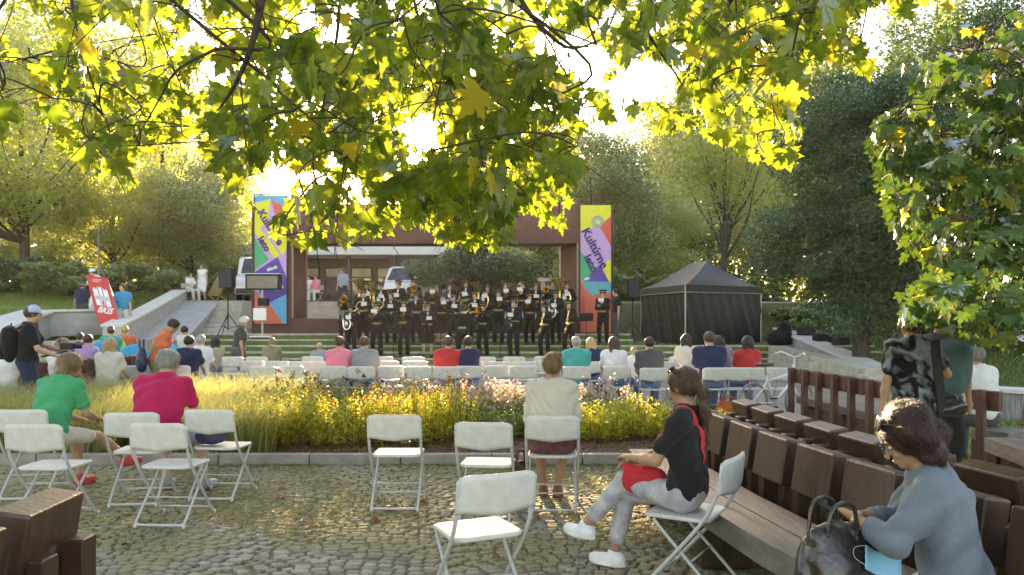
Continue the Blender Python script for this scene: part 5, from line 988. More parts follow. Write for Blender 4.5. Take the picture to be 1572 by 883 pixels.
# black leather bag on the bench
def soft_bag(name, label, loc, rz, w_, d, h_, m, strap=None, sag=.12, cat='bag', seed=0, neckf=.45):
    t = empty(name, loc, rz, label, cat); F = Fld((-w_, -d, -.03), (w_, d, h_ * 1.3), max(.008, w_ / 26))
    F.ell((0, 0, h_ * .34), (w_ / 2, d / 2, h_ * .38), k=.03); F.ell((0, 0, h_ * .62), (w_ * neckf, d * .36, h_ * .34), k=.06); F.cone((-w_ * .3, 0, h_ * .9), (w_ * .3, 0, h_ * .9), .028, .028, .06); F.wrinkle(.008, 34, seed); F.plane((0, 0, 0), (0, 0, -1))
    o = F.mesh('bag_body'); link('bag_body', o, m, t)
    for s_ in (-1, 1): MB().tube(smooth_curve([(-w_ * .26, s_ * d * .18, h_ * .82), (-w_ * .16, s_ * d * .2, h_ * (1.25 if not strap else strap)), (w_ * .16, s_ * d * .2, h_ * (1.25 if not strap else strap)), (w_ * .26, s_ * d * .18, h_ * .82)], 5), .009, 6).build('handle', m, t, smooth=True)
    return t
leath = mat('black_leather', (.022, .018, .016), rough=.28, scale=4, var=.3, bump=.35, bscale=24, spec=.7, coat=.2)
soft_bag('handbag', 'glossy black leather handbag standing on the bench beside the denim-shirted woman', (PX(1285, 3.12), 3.16, .45), R(25), .33, .26, .31, leath, seed=2)

# woman in black with the red bag
bloc = (PX(1060, 4.62) - .02, 4.64, 0)
flow = cloth('printed_white', (.55, .54, .55), col2=(.32, .33, .36)); flow.node_tree.nodes['Noise Texture'].inputs['Scale'].default_value = 16
w2, i2 = person('woman with dark ponytail and black tee with crossed legs, a red bag in her lap', bloc, R(58), lean=-.02, pitch=.15, yaw=-.30, hands=[(-.06, .33, .74), (.07, .36, .70)], feet=[(-.02, .66, .27), (.07, .50, .095)], knees=[(.5, .8, .9), (0, 1, .5)],
     top='black', sleeve='short', bot='crop', bcol=flow, hair='pony', hcol='brown', tone='tan', shoe='whiteshoe', wid=.96, seat=.46, fem=True, elb=[(-.7, -.5, -.7), (.7, -.5, -.7)], H=1.68, h=.0115, detail=1)
head_sunglasses(i2, bloc, R(58), 'dark sunglasses pushed up on the ponytailed woman', .05, .105, .028)
redc = cloth('red_canvas', (.58, .035, .045)); F = Fld((-.2, -.15, -.2), (.2, .15, .2), .008); F.ell((0, .01, -.03), (.045, .13, .085), k=.02); F.cone((0, -.12, .02), (0, .12, .06), .022, .02, .05); F.ell((-.03, -.03, .02), (.04, .09, .06), k=.03); F.wrinkle(.006, 40, 1)
t = empty('shoulder_bag', local_pt(bloc, R(58), (-.02, .26, .62)), R(58 + 10), 'red cloth shoulder bag in the lap of the woman in black', 'bag'); link('bag_body', F.mesh('bag_body'), redc, t)
o = drape_strap([c for c in w2.children if c.name.startswith('shirt')][0].data, [(-.06, .27, .64), (-.09, .18, .76), (-.10, .13, .88), (-.10, .09, .98), (-.095, .0, 1.04), (-.085, -.08, .98), (-.06, -.13, .86), (-.02, -.13, .74)], .034, redc, name='strap', parent=None)
o.location = bloc; o.rotation_euler = (0, 0, R(58)); bpy.context.view_layer.update(); mw = o.matrix_world.copy(); o.parent = t; bpy.context.view_layer.update(); o.matrix_parent_inverse = t.matrix_world.inverted()

# people at the kerb
ploc = (PX(848, 6.55), 6.6, 0)
person('woman with bun and beige jumper sitting on a folding chair, seen from behind', ploc, R(-3), lean=.06, hands=[(-.08, .30, .66), (.10, .30, .66)], feet=[(-.08, .36, .09), (.05, .34, .09)], top='sand', sleeve='long', bot='skirt', bcol=cloth('darkred_print', (.10, .025, .03), col2=(.22, .10, .09)), hair='bun', hcol='light', tone='tan', shoe='brownshoe', wid=1.05, seat=.455, fem=True, H=1.68, h=.013)
soft_bag('handbag', 'brown bag standing on the cobbles beside the chair of the woman in beige', (PX(800, 6.6), 6.75, 0), R(20), .2, .14, .34, mat('brown_leather', (.09, .035, .025), rough=.4, bump=.3), seed=6)
person('woman in green top leaning forward with one leg stretched out', (PX(68, 6.95), 7.0, 0), R(-14), lean=.30, pitch=.2, yaw=-.6, hands=[(-.05, .42, .62), (.14, .42, .64)], feet=[(.0, .38, .09), (.22, .72, .22)], top='green', sleeve='short', bot='short', bcol='cream', hair='bob', hcol='light', tone='tan', shoe='red', wid=1.08, seat=.455, fem=True, H=1.7, h=.013)
person('grey-haired man in magenta shirt sitting hunched on a folding chair', (PX(236, 6.8), 6.85, 0), R(-6), lean=.22, pitch=.1, yaw=-.5, hands=[(-.10, .42, .64), (.16, .44, .64)], feet=[(-.12, .36, .09), (.24, .38, .09)], top='magenta', sleeve='short', bot='short', bcol='lightjeans', hair='short', hcol='grey', tone='fair', shoe='grey', wid=1.22, seat=.455, H=1.76, h=.013)
soft_bag('handbag', 'dark blue bag lying on the chair beside the man in magenta', (PX(322, 6.9), 6.95, .46), R(0), .27, .18, .17, mat('navy_bag', (.02, .03, .09), rough=.5, bump=.3), seed=8)

# standing pair on the right
tie = cloth('tiedye', (.22, .27, .30), col2=(.008, .009, .012)); tt = tie.node_tree; tn = tt.nodes['Noise Texture']; tn.inputs['Scale'].default_value = 5.5; tn.inputs['Distortion'].default_value = 1.4; mr_ = tt.nodes['Map Range']; mr_.inputs[1].default_value = .42; mr_.inputs[2].default_value = .56
tloc = (PX(1404, 6.3), 6.3, 0)
person('man in grey and black tie-dye tee standing with his head among the leaves', tloc, R(4), pose='stand', hands=[(-.26, .02, .80), (.14, .24, 1.16)], top=tie, sleeve='short', bot='long', bcol='black', hair='short', hcol='brown', tone='tan', wid=1.08, H=1.70, h=.0135, elb=[(-.9, -.3, -.2), (.9, -.6, -.4)])
o = MB().hexa([(-.035, -.012, -.3), (.035, -.012, -.3), (.035, .012, -.3), (-.035, .012, -.3)], [(-.035, -.012, .3), (.035, -.012, .3), (.035, .012, .3), (-.035, .012, .3)]).build('shoulder_strap', mat('strap', (.012, .012, .012), rough=.7), bevel=.004); o.location = (tloc[0] + .10, tloc[1] - .17, 1.12); o.rotation_euler = (R(6), R(-9), 0); tag(o, 'wide black strap across the back of the tie-dye shirt', 'strap')
person('person with short brown hair beyond the man in tie-dye, wearing a teal backpack', (PX(1440, 7.1), 7.1, 0), R(-50), pose='stand', hands=[(-.2, .22, 1.0), (.24, .05, .85)], top='darkgrey', sleeve='short', bot='long', bcol='black', hair='short', hcol='brown', tone='tan', wid=1.0, H=1.70, h=.02)
def backpack(label, loc, rz, m, sc=1.0, straps=True):
    t = empty('backpack', loc, rz, label, 'backpack'); F = Fld((-.26, -.2, -.32), (.26, .2, .34), .012); F.ell((0, 0, 0), (.17, .11, .25), k=.05); F.cone((-.08, 0, .14), (.08, 0, .14), .09, .09, .06); F.ell((0, -.09, -.09), (.12, .05, .12), k=.02); F.wrinkle(.003, 30, 1); link('bag_body', F.mesh('bag_body'), m, t); t.scale = (sc,) * 3
    for s_ in (-1, 1): MB().tube(smooth_curve([(s_ * .09, .09, .2), (s_ * .12, .17, .24), (s_ * .13, .28, .10), (s_ * .13, .26, -.06), (s_ * .12, .09, -.16)], 4), .014, 6).build('strap', m, t, smooth=True)
    MB().tube(smooth_curve([(-.04, .02, .22), (0, .02, .28), (.04, .02, .22)], 4), .008, 6).build('handle', m, t, smooth=True)
backpack('teal grey backpack hanging beside the man in tie-dye', (PX(1462, 6.75), 6.78, 1.14), R(-35), cloth('teal_bag', (.07, .14, .155)), 1.0)
soft_bag('belt_bag', 'small black bag at the hip of the man in tie-dye', (PX(1450, 6.25), 6.2, .80), R(-20), .26, .14, .14, leath, seed=9)
person('man in white shirt sitting on the short post bench, back turned', (PX(1508, 8.3), 8.3, 0), R(12), lean=.12, yaw=.35, top='white', sleeve='short', bot='long', bcol='darkgrey', hair='short', hcol='grey', tone='fair', wid=1.08, seat=.44, H=1.74, h=.016)

# ------------------------------------------------------------------ audience in the rows
AU = [ # px, Y, hy(head centre py), facing, label, kw
 (415, 15.7, 'child with light brown hair and olive top at the far left of the rows', dict(top='olive', hcol='light', H=1.42)),
 (489, 15.6, 'small blond child in grey in front of the dark screen stand', dict(top='grey', hcol='blond', H=1.22)),
 (519, 12.75, 'brown-haired woman in pink top with a thin dark strap', dict(top='pink', hcol='brown', hair='bun', fem=True)),
 (557, 12.75, 'brown-haired person in grey tee beside the pink top', dict(top='grey', hcol='brown', wid=1.1)),
 (687, 12.8, 'man with cropped hair in red polo shirt', dict(top='red', hcol='brown', wid=1.15, sleeve='short')),
 (718, 12.8, 'dark-haired person in navy vest beside the red polo', dict(top='navy', hcol='dark', sleeve='none', fem=True)),
 (886, 12.8, 'bald grey man in teal tee', dict(top='teal', hcol='grey', wid=1.12)),
 (908, 14.1, 'fair-haired person in navy top beyond the teal tee', dict(top='navy', hcol='blond', hair='bob', H=1.5)),
 (943, 12.8, 'girl with long brown hair and white top', dict(top='white', hcol='brown', hair='long', fem=True, H=1.6)),
 (975, 13.6, 'small blond child in white beside the long-haired girl', dict(top='white', hcol='blond', H=1.2)),
 (998, 12.4, 'dark-haired person in dark green-grey tee', dict(top='darkgrey', hcol='dark', wid=1.05)),
 (1056, 14.2, 'dark-haired woman in cream top', dict(top='cream', hcol='dark', hair='bob', fem=True)),
 (1091, 12.45, 'broad man with shaved head in navy tee', dict(top='navy', hcol='brown', wid=1.2, H=1.8)),
 (1113, 13.3, 'dark-haired woman in flowery top leaning towards the man in navy', dict(top=cloth('floral', (.4, .3, .33), col2=(.1, .07, .12)), hcol='dark', hair='bob', fem=True, side=-.15)),
 (1150, 12.75, 'dark-haired woman in bright red top by the bicycle', dict(top='red', hcol='dark', hair='bob', fem=True)),
 (90, 11.6, 'woman with golden-brown hair and white tee beside the man with the cap', dict(top='white', hcol='light', hair='long', fem=True)),
 (163, 11.8, 'woman with blond-grey hair and cream top leaning on the post bench', dict(top='cream', hcol='blond', hair='bob', fem=True)),
 (130, 14.2, 'dark-haired person in lilac behind the post bench', dict(top='lilac', hcol='dark', hair='short')),
 (118, 16.5, 'dark-haired person furthest back near the ledge wall', dict(top='darkgrey', hcol='brown', H=1.6)),
 (286, 13.2, 'dark-haired person in navy tee right of the man in orange', dict(top='navy', hcol='dark', wid=1.1)),
 (304, 13.9, 'grey-haired person in white beside the navy tee', dict(top='white', hcol='grey', fem=True)),
 (3, 11.0, 'white-haired person cut off at the edge beside the man with the cap', dict(top='white', hcol='white')),
]
for px, Y, lb, kw in AU:
    k = dict(top='white', hair='short', hcol='brown', H=1.63, sleeve='short', bot='long', bcol='jeans', seat=.455, yaw=rnd.uniform(-.4, .4), h=.021); k.update(kw); person(lb, (PX(px, Y), Y + .05, 0), R(rnd.uniform(-6, 6)), group='seated audience', **k)
# bean bags and the people lounging on them
def beanbag(label, px, Y, rz, col, sc=1.0):
    F = Fld((-.55, -.65, -.02), (.55, .65, .95), .025); F.ell((0, 0, .26), (.44, .52, .28), k=.1); F.ell((0, -.28, .5), (.36, .2, .34), k=.15); F.wrinkle(.012, 12, px); F.plane((0, 0, 0), (0, 0, -1))
    o = link('bean_bag', F.mesh('bean_bag'), cloth(col + '_nylon', {'blue': (.02, .33, .55), 'lime': (.45, .58, .10), 'teal': (.02, .38, .55)}[col])); o.location = (PX(px, Y), Y, .3); o.rotation_euler = (0, 0, R(rz)); o.scale = (sc,) * 3; tag(o, label, 'bean bag', 'bean bags')
beanbag('blue bean bag left of the man in orange', 208, 16.3, 20, 'blue', .85); beanbag('lime bean bag behind the blue one', 184, 17.8, -10, 'lime', 1.05); beanbag('turquoise bean bag right of the man in orange', 262, 16.8, 10, 'teal', .85); beanbag('lime bean bag at the back under the stairway', 292, 18.4, 30, 'lime', .8); beanbag('blue bean bag between the seated group and the red display', 150, 17.2, 50, 'blue', .9)
for px, Y, lb, kw in [(171, 17.3, 'short dark-haired person lounging below the red display', dict(hcol='brown', top='teal')), (194, 18.0, 'blond person lounging in the lime bean bag', dict(hcol='blond', top='orange')), (287, 18.2, 'dark-haired person with sunlit hair lounging near the stairway', dict(hcol='dark', top='cream')), (330, 18.0, 'person with dark red-brown hair sitting at the foot of the stairway', dict(hcol='dark', top='khaki', hair='bob'))]:
    person(lb, (PX(px, Y), Y, .24 if px < 320 else 0), R(rnd.uniform(-30, 30)), pose='ground', seat=.34, lean=-.15, hands=[(-.2, .35, .5), (.2, .35, .5)], feet=[(-.14, .8, .1), (.14, .84, .1)], bcol='jeans', H=1.6, h=.024, group='people lounging on bean bags', **kw)
# standing people on the left
cl = (PX(42, 10.6), 10.6, 0)
person('man with pale lavender cap, black tee and backpack standing with a camera rig', cl, R(-62), pose='stand', hands=[(-.10, .42, 1.12), (.14, .36, 1.05)], top='black', sleeve='short', bot='long', bcol='navy', hair='short', hcol='brown', cap='lavender', H=1.80, wid=1.0, h=.018, elb=[(-.6, -.6, -.7), (.6, -.6, -.7)])
backpack('black backpack on the man with the lavender cap', local_pt(cl, R(-62), (0, -.205, 1.22)), R(-62), cloth('black_bag', (.02, .021, .018)), 1.0)
t = empty('video_camera', local_pt(cl, R(-62), (0.02, .46, 1.16)), R(-62), 'black camera on a hand-held rig held by the man with the cap', 'camera'); bp_ = mat('blackplastic', (.015, .015, .015))
MB().box((0, 0, .02), (.10, .16, .09)).build('camera_body', bp_, t, bevel=.01); MB().lathe([(0, 0), (.035, 0), (.035, .10), (.04, .11), (0, .11)], (0, .08, .02), (0, 1, 0)).build('lens', bp_, t, smooth=True); MB().tube([(0, -.3, -.12), (0, .0, -.05), (0, .05, -.3)], .015, 6).build('rig_handle', bp_, t); MB().box((.0, -.08, .10), (.08, .02, .06)).build('monitor', bp_, t, bevel=.005)
person('man in orange tee walking with his head bowed between the bean bags', (PX(240, 12.4), 12.4, 0), R(-68), pose='stand', lean=.28, pitch=.5, hands=[(-.2, .15, .82), (.24, .1, .8)], top='orange', sleeve='short', bot='long', bcol='olive', hair='short', hcol='dark', tone='tan', H=1.64, wid=1.1, h=.02)
soft_bag('shoulder_bag', 'dark shoulder bag at the side of the man in orange', (PX(222, 12.3), 12.2, .72), R(-60), .34, .16, .4, mat('navy_bag', (.02, .03, .09)), seed=3)
person('white-haired woman in dark vest and long skirt walking in front of the stairway', (PX(366, 16.6), 16.6, 0), R(-75), pose='stand', lean=.12, pitch=.2, hands=[(-.15, .12, .78), (.2, .1, .78)], top=cloth('vest_dark', (.06, .065, .06)), sleeve='short', bot='skirt', bcol='darkgrey', hair='short', hcol='white', tone='tan', H=1.64, wid=1.15, h=.02, fem=True)
person('person in bright blue tee and pale trousers walking past the red display', (PX(189, 22.5), 22.5, .85), R(-175), pose='stand', hands=[(-.26, .1, .8), (.26, .1, .8)], top='blue', bot='long', bcol='cream', hcol='brown', H=1.72, h=.025)
person('dark figure with a bag crouching behind the edge of the red display', (PX(126, 24.2), 24.2, 1.1), R(10), pose='stand', top='navy', bcol='darkgrey', H=1.6, h=.03, hcol='dark')
person('person in white shirt and sunhat leaning on top of the red display', (PX(149, 23.9), 23.9, 1.45), R(160), pose='stand', lean=.2, top='white', bcol='white', hcol='brown', cap='white', H=1.66, h=.025, hands=[(-.3, .3, 1.1), (.25, .3, 1.1)])
person('woman in long white dress standing at the head of the ramp', (PX(311, 32.6), 32.6, 2.15), R(170), pose='stand', top='white', sleeve='none', bot='skirt', bcol='white', hcol='brown', fem=True, H=1.66, h=.028)
person('person in white sitting low beside the woman in the long dress', (PX(291, 32.4), 32.4, 2.15), R(-120), top='white', bcol='cream', hcol='brown', H=1.6, seat=.45, h=.028)
person('person in pink top sitting in front of the pavilion windows', (PX(486, 35.5), 35.5, 2.2), R(160), top='pink', bcol='cream', H=1.6, h=.03, hcol='brown'); person('person in pale shirt sitting in front of the pavilion windows', (PX(474, 35.8), 35.8, 2.2), R(190), top='white', bcol='jeans', H=1.6, h=.03, hcol='dark')
person('person in light blue shirt standing behind the band at the end of the row', (PX(527, 31.5), 31.5, 1.9), R(170), pose='stand', top='skyblue', bcol='navy', H=1.65, h=.03, hcol='dark')
for px, Y, rz, z, lb in [(291, 32.4, -120, 2.15, 'bench seat'), (486, 35.5, 160, 2.2, ''), (474, 35.8, 190, 2.2, '')]:
    c = copy_tree(chair0); c.location = (PX(px, Y), Y, z); c.rotation_euler = (0, 0, R(rz)); tag(c, {291: 'white folding chair at the head of the ramp', 486: 'white folding chair under the pink top by the pavilion', 474: 'white folding chair under the pale shirt by the pavilion'}[px], 'chair', 'chairs on the plaza')
# deck chair on the plaza
t = empty('deck_chair', (PX(331, 33), 33.2, 2.15), R(60), 'yellowish deck chair standing beside the loudspeaker on the plaza', 'deck chair'); MB().hexa([(-.28, .3, .3), (.28, .3, .3), (.28, .32, .33), (-.28, .32, .33)], [(-.28, -.35, 1.05), (.28, -.35, 1.05), (.28, -.32, 1.08), (-.28, -.32, 1.08)]).build('canvas', cloth('canvas_yellow', (.5, .45, .2)), t)
f = MB()
for s_ in (-.3, .3): f.tube([(s_, .5, .0), (s_, -.38, 1.1)], .02, 6); f.tube([(s_, -.4, 0), (s_, .35, .4)], .02, 6)
f.build('frame', mat('pale_wood', (.4, .3, .18)), t)

# ------------------------------------------------------------------ red display wedge
t = empty('display_wedge', (PX(160, 22.3), 22.3, .55), 0, 'leaning red display board with white castle emblem on a pale wedge', 'display board'); O = Vector(t.location)
redp = mat('display_red', (.62, .045, .04), rough=.4, var=.05); wh = mat('display_white', (.78, .76, .74), rough=.5, var=.03); sidem = mat('display_side', (.42, .43, .40), rough=.6)
A_, B_, C_ = P(132, 422, 22.8), P(165, 427, 22.6), P(186, 503, 21.6); D_ = A_ + (C_ - B_)   # top-left, top-right, bottom-right, bottom-left
bk = Vector((-.25, .95, 0)); fl = .5
E_, F_ = Vector((D_.x - .35, D_.y + 1.0, D_.z)), Vector((C_.x - .35, C_.y + 1.0, C_.z))
MB().add([v - O for v in (D_, C_, B_, A_, E_, F_)], [(0, 1, 2, 3), (1, 5, 2), (0, 3, 4), (3, 2, 5, 4), (0, 4, 5, 1)]).build('wedge_body', sidem, t)
def on(u, v, d=.01): # u right 0..1, v down 0..1 on the face
    n_ = (B_ - A_).cross(D_ - A_).normalized(); n_ = n_ if n_.y < 0 else -n_
    return (A_.lerp(B_, u)).lerp(D_.lerp(C_, u), v) + n_ * d - O
MB().add([on(0, 0, .006), on(0, 1, .006), on(1, 1, .006), on(1, 0, .006)], [(0, 1, 2, 3)]).build('red_face', redp, t)
em = MB()
def er(u0, u1, v0, v1, d=.014): em.add([on(u0, v0, d), on(u0, v1, d), on(u1, v1, d), on(u1, v0, d)], [(0, 1, 2, 3)])
for u0, u1, v0, v1 in [(.16, .38, .28, .62), (.42, .58, .24, .48), (.62, .84, .28, .62), (.2, .8, .42, .50), (.42, .46, .48, .62), (.54, .58, .48, .62), (.2, .24, .25, .28), (.32, .36, .25, .28), (.42, .45, .21, .24), (.55, .58, .21, .24), (.64, .68, .25, .28), (.76, .8, .25, .28)]: er(u0, u1, v0, v1)
em.build('castle_emblem', wh, t)
def word(s, u, v, size, m):
    me = text_mesh(s, size, extrude=.001, bold=.008); o = link('lettering', me, m, t); e1 = (on(1, v) - on(0, v)).normalized(); e2 = (on(u, 0) - on(u, 1)).normalized(); n_ = e1.cross(e2).normalized(); e2 = n_.cross(e1); M_ = Matrix((e1, e2, n_)).transposed(); o.location = on(u, v, .014); o.rotation_euler = M_.to_euler()
word('BKIS', .5, .71, .26, wh); word('VISIT', .45, .10, .14, mat('pale_red', (.75, .35, .3)))
# lean mast
MB().tube([(0, 0, 0), (.02, 0, 1.2), (0, 0, 3.1)], [.035, .03, .02], 8).build('flag_pole', mat('pole_grey', (.2, .17, .15)))['label'] = 'thin bare pole rising above the red display'
o = bpy.data.objects['flag_pole']; o.location = (PX(151, 25.5), 25.5, 1.5); o['category'] = 'pole'

# ------------------------------------------------------------------ stage equipment
sp_ = mat('speaker_black', (.014, .014, .015), rough=.7, bump=.2)
def speaker(label, px, Y, z0, pcy, w_, h_, tripod=True):
    zc = P(0, pcy, Y).z; t = empty('loudspeaker', (PX(px, Y), Y, zc - h_ / 2), R(8 if px > 700 else -8), label, 'loudspeaker', 'loudspeakers beside the stage')
    MB().prism([(-w_ / 2, -.18), (w_ / 2, -.18), (w_ * .38, .18), (-w_ * .38, .18)], 0, h_).build('cabinet', sp_, t, bevel=.015); MB().box((0, -.186, h_ / 2), (w_ * .88, .008, h_ * .92)).build('grille', mat('grille', (.03, .03, .03), rough=.5, bump=.6, bscale=200), t)
    q = empty('speaker_stand', (PX(px, Y), Y, z0), 0, 'tripod stand under the ' + label.split(' on ')[0], 'stand', 'speaker stands'); H_ = zc - h_ / 2 - z0
    MB().tube([(0, 0, .25), (0, 0, H_)], .022, 8).build('pole', sp_, q)
    for k in range(3): a = k * 2.094 + .5; MB().tube([(0, 0, H_ * .48), (.55 * math.cos(a), .55 * math.sin(a), .02)], .015, 6).build('leg', sp_, q); MB().tube([(0, 0, .28), (.3 * math.cos(a), .3 * math.sin(a), H_ * .24)], .01, 6).build('brace', sp_, q)
speaker('black loudspeaker left of the portal on a tall tripod', PX(350, 25) * 0 + 350, 25.0, .9, 427, .47, .62); speaker('black loudspeaker between the lilac banner and the tent on a tripod', 971, 25.6, .68, 443, .38, .62)
t = empty('stage_screen', (PX(405, 25.4), 25.4, .9), 0, 'black box screen on a pale stand in front of the yellow-green banner', 'screen stand')
zc = P(0, 433, 25.4).z - .9; MB().box((0, 0, zc), (1.1, .35, .50)).build('cabinet', sp_, t, bevel=.02); MB().box((0, -.178, zc - .01), (.98, .006, .4)).build('display', mat('screen', (.05, .06, .08)), t); MB().box((0, 0, zc + .26), (1.14, .4, .02)).build('top_cover', wh, t)
MB().tube([(-.05, 0, .05), (-.05, 0, zc - .25)], .04, 8).build('pole', mat('alu', (.4,) * 3), t); MB().box((-.05, 0, .03), (.7, .5, .05)).build('base', wh, t, bevel=.01); MB().box((-.1, -.08, .75), (.42, .12, .4)).build('cable_box', wh, t, bevel=.02)
MB().box((0, -.02, 1.15), (.3, .3, .25)).build('bracket', sp_, t, bevel=.02)
# stool in front of tent
t = empty('bar_stool', (PX(1016, 24.9), 24.9, .68), 0, 'small dark stool standing against the tent side', 'stool'); MB().lathe([(0, 0), (.17, 0), (.18, .03), (.16, .06), (0, .06)], (0, 0, .58)).build('seat', sp_, t, smooth=True)
for k in range(4): a = k * 1.57 + .7; MB().tube([(.1 * math.cos(a), .1 * math.sin(a), .58), (.2 * math.cos(a), .2 * math.sin(a), 0)], .014, 6).build('leg', sp_, t)
# covered gear by the parapet
F = Fld((-.6, -.5, -.02), (.6, .5, 1.0), .03); F.ell((0, 0, .2), (.42, .3, .3), k=.1); F.ell((.15, 0, .5), (.2, .18, .3), k=.15); F.wrinkle(.02, 14, 2); F.plane((0, 0, 0), (0, 0, -1)); o = link('covered_gear', F.mesh('covered_gear'), cloth('cover', (.012, .012, .014))); o.location = (PX(1197, 24.6), 24.6, .66); tag(o, 'black cover thrown over equipment at the head of the parapet', 'covered gear')
for i, (px, py, Y, lb) in enumerate([(1236, 506, 24.3, 'dark equipment case lying on the parapet nearest the black cover'), (1262, 515, 23.0, 'dark equipment case midway along the parapet'), (1290, 520, 21.8, 'dark equipment case lowest on the parapet')]):
    v = P(px, py, Y); t = empty('equipment_case', (v.x + .1, Y + .2, v.z - .2), R(-20 + 30 * i), lb, 'case', 'cases on the parapet'); MB().box((0, 0, .13), (.55, .3, .24)).build('case_body', sp_, t, bevel=.04); MB().tube(smooth_curve([(-.1, 0, .25), (-.08, 0, .31), (.08, 0, .31), (.1, 0, .25)], 3), .012, 6).build('handle', sp_, t)
# bicycle
def bicycle(label, px, Y, rz):
    t = empty('bicycle', (PX(px, Y), Y, 0), R(rz), label, 'bicycle'); wp = mat('bike_white', (.7, .7, .7), rough=.3); st = mat('alu', (.4,) * 3)
    for x in (-.5, .5):
        wh_ = MB().tube([(x + .30 * math.cos(a), 0, .31 + .30 * math.sin(a)) for a in [2 * math.pi * k / 28 for k in range(29)]], .017, 8, False).build('wheel', mat('tyre_grey', (.25, .24, .22), rough=.8), t, smooth=True)
        s_ = MB()
        for k in range(14): a = k * 2 * math.pi / 14; s_.tube([(x, 0, .31), (x + .29 * math.cos(a), 0, .31 + .29 * math.sin(a))], .002, 4)
        s_.lathe([(.02, -.04), (.02, .04)], (x, 0, .31), (0, 1, 0), 10); s_.build('spokes', st, wh_)
    f = MB(); bbk = (-.05, 0, .30)
    for a, b_ in ((bbk, (.33, 0, .62)), (bbk, (-.22, 0, .72)), ((-.22, 0, .62), (.36, 0, .74)), (bbk, (-.5, 0, .31)), ((-.2, 0, .62), (-.5, 0, .31)), ((.38, 0, .86), (.33, 0, .58)), ((.33, 0, .58), (.5, 0, .31))): f.tube([a, b_], .018, 8)
    f.build('frame', wp, t, smooth=True); MB().tube([(-.22, 0, .7), (-.24, 0, .86)], .014, 8).build('seat_post', st, t); MB().box((-.25, 0, .88), (.26, .14, .05)).build('saddle', mat('brown_leather', (.09, .035, .025)), t, bevel=.02)
    MB().tube(smooth_curve([(.28, -.28, 1.02), (.36, -.2, 1.04), (.4, -.05, .98), (.4, .05, .98), (.36, .2, 1.04), (.28, .28, 1.02)], 4), .013, 8).build('handlebar', wp, t, smooth=True); MB().tube([(.38, 0, .84), (.4, 0, .98)], .015, 8).build('stem', st, t)
    MB().lathe([(.07, -.01), (.075, 0), (.07, .01)], (-.05, .05, .3), (0, 1, 0), 14).build('crank', st, t)
    for s_ in (-1, 1): MB().box((-.05 + s_ * .12, s_ * .1, .30 - s_ * .08), (.09, .07, .02)).build('pedal', sp_, t)
bicycle('white bicycle parked at the end of the post rail', 1192, 11.7, 30)
soft_bag('shopping_bag', 'orange bag on the ground under the chair beside the red top', (PX(1120, 12.2), 12.25, 0), 0, .42, .22, .26, cloth('orange_bag', (.6, .14, .03)), seed=5)

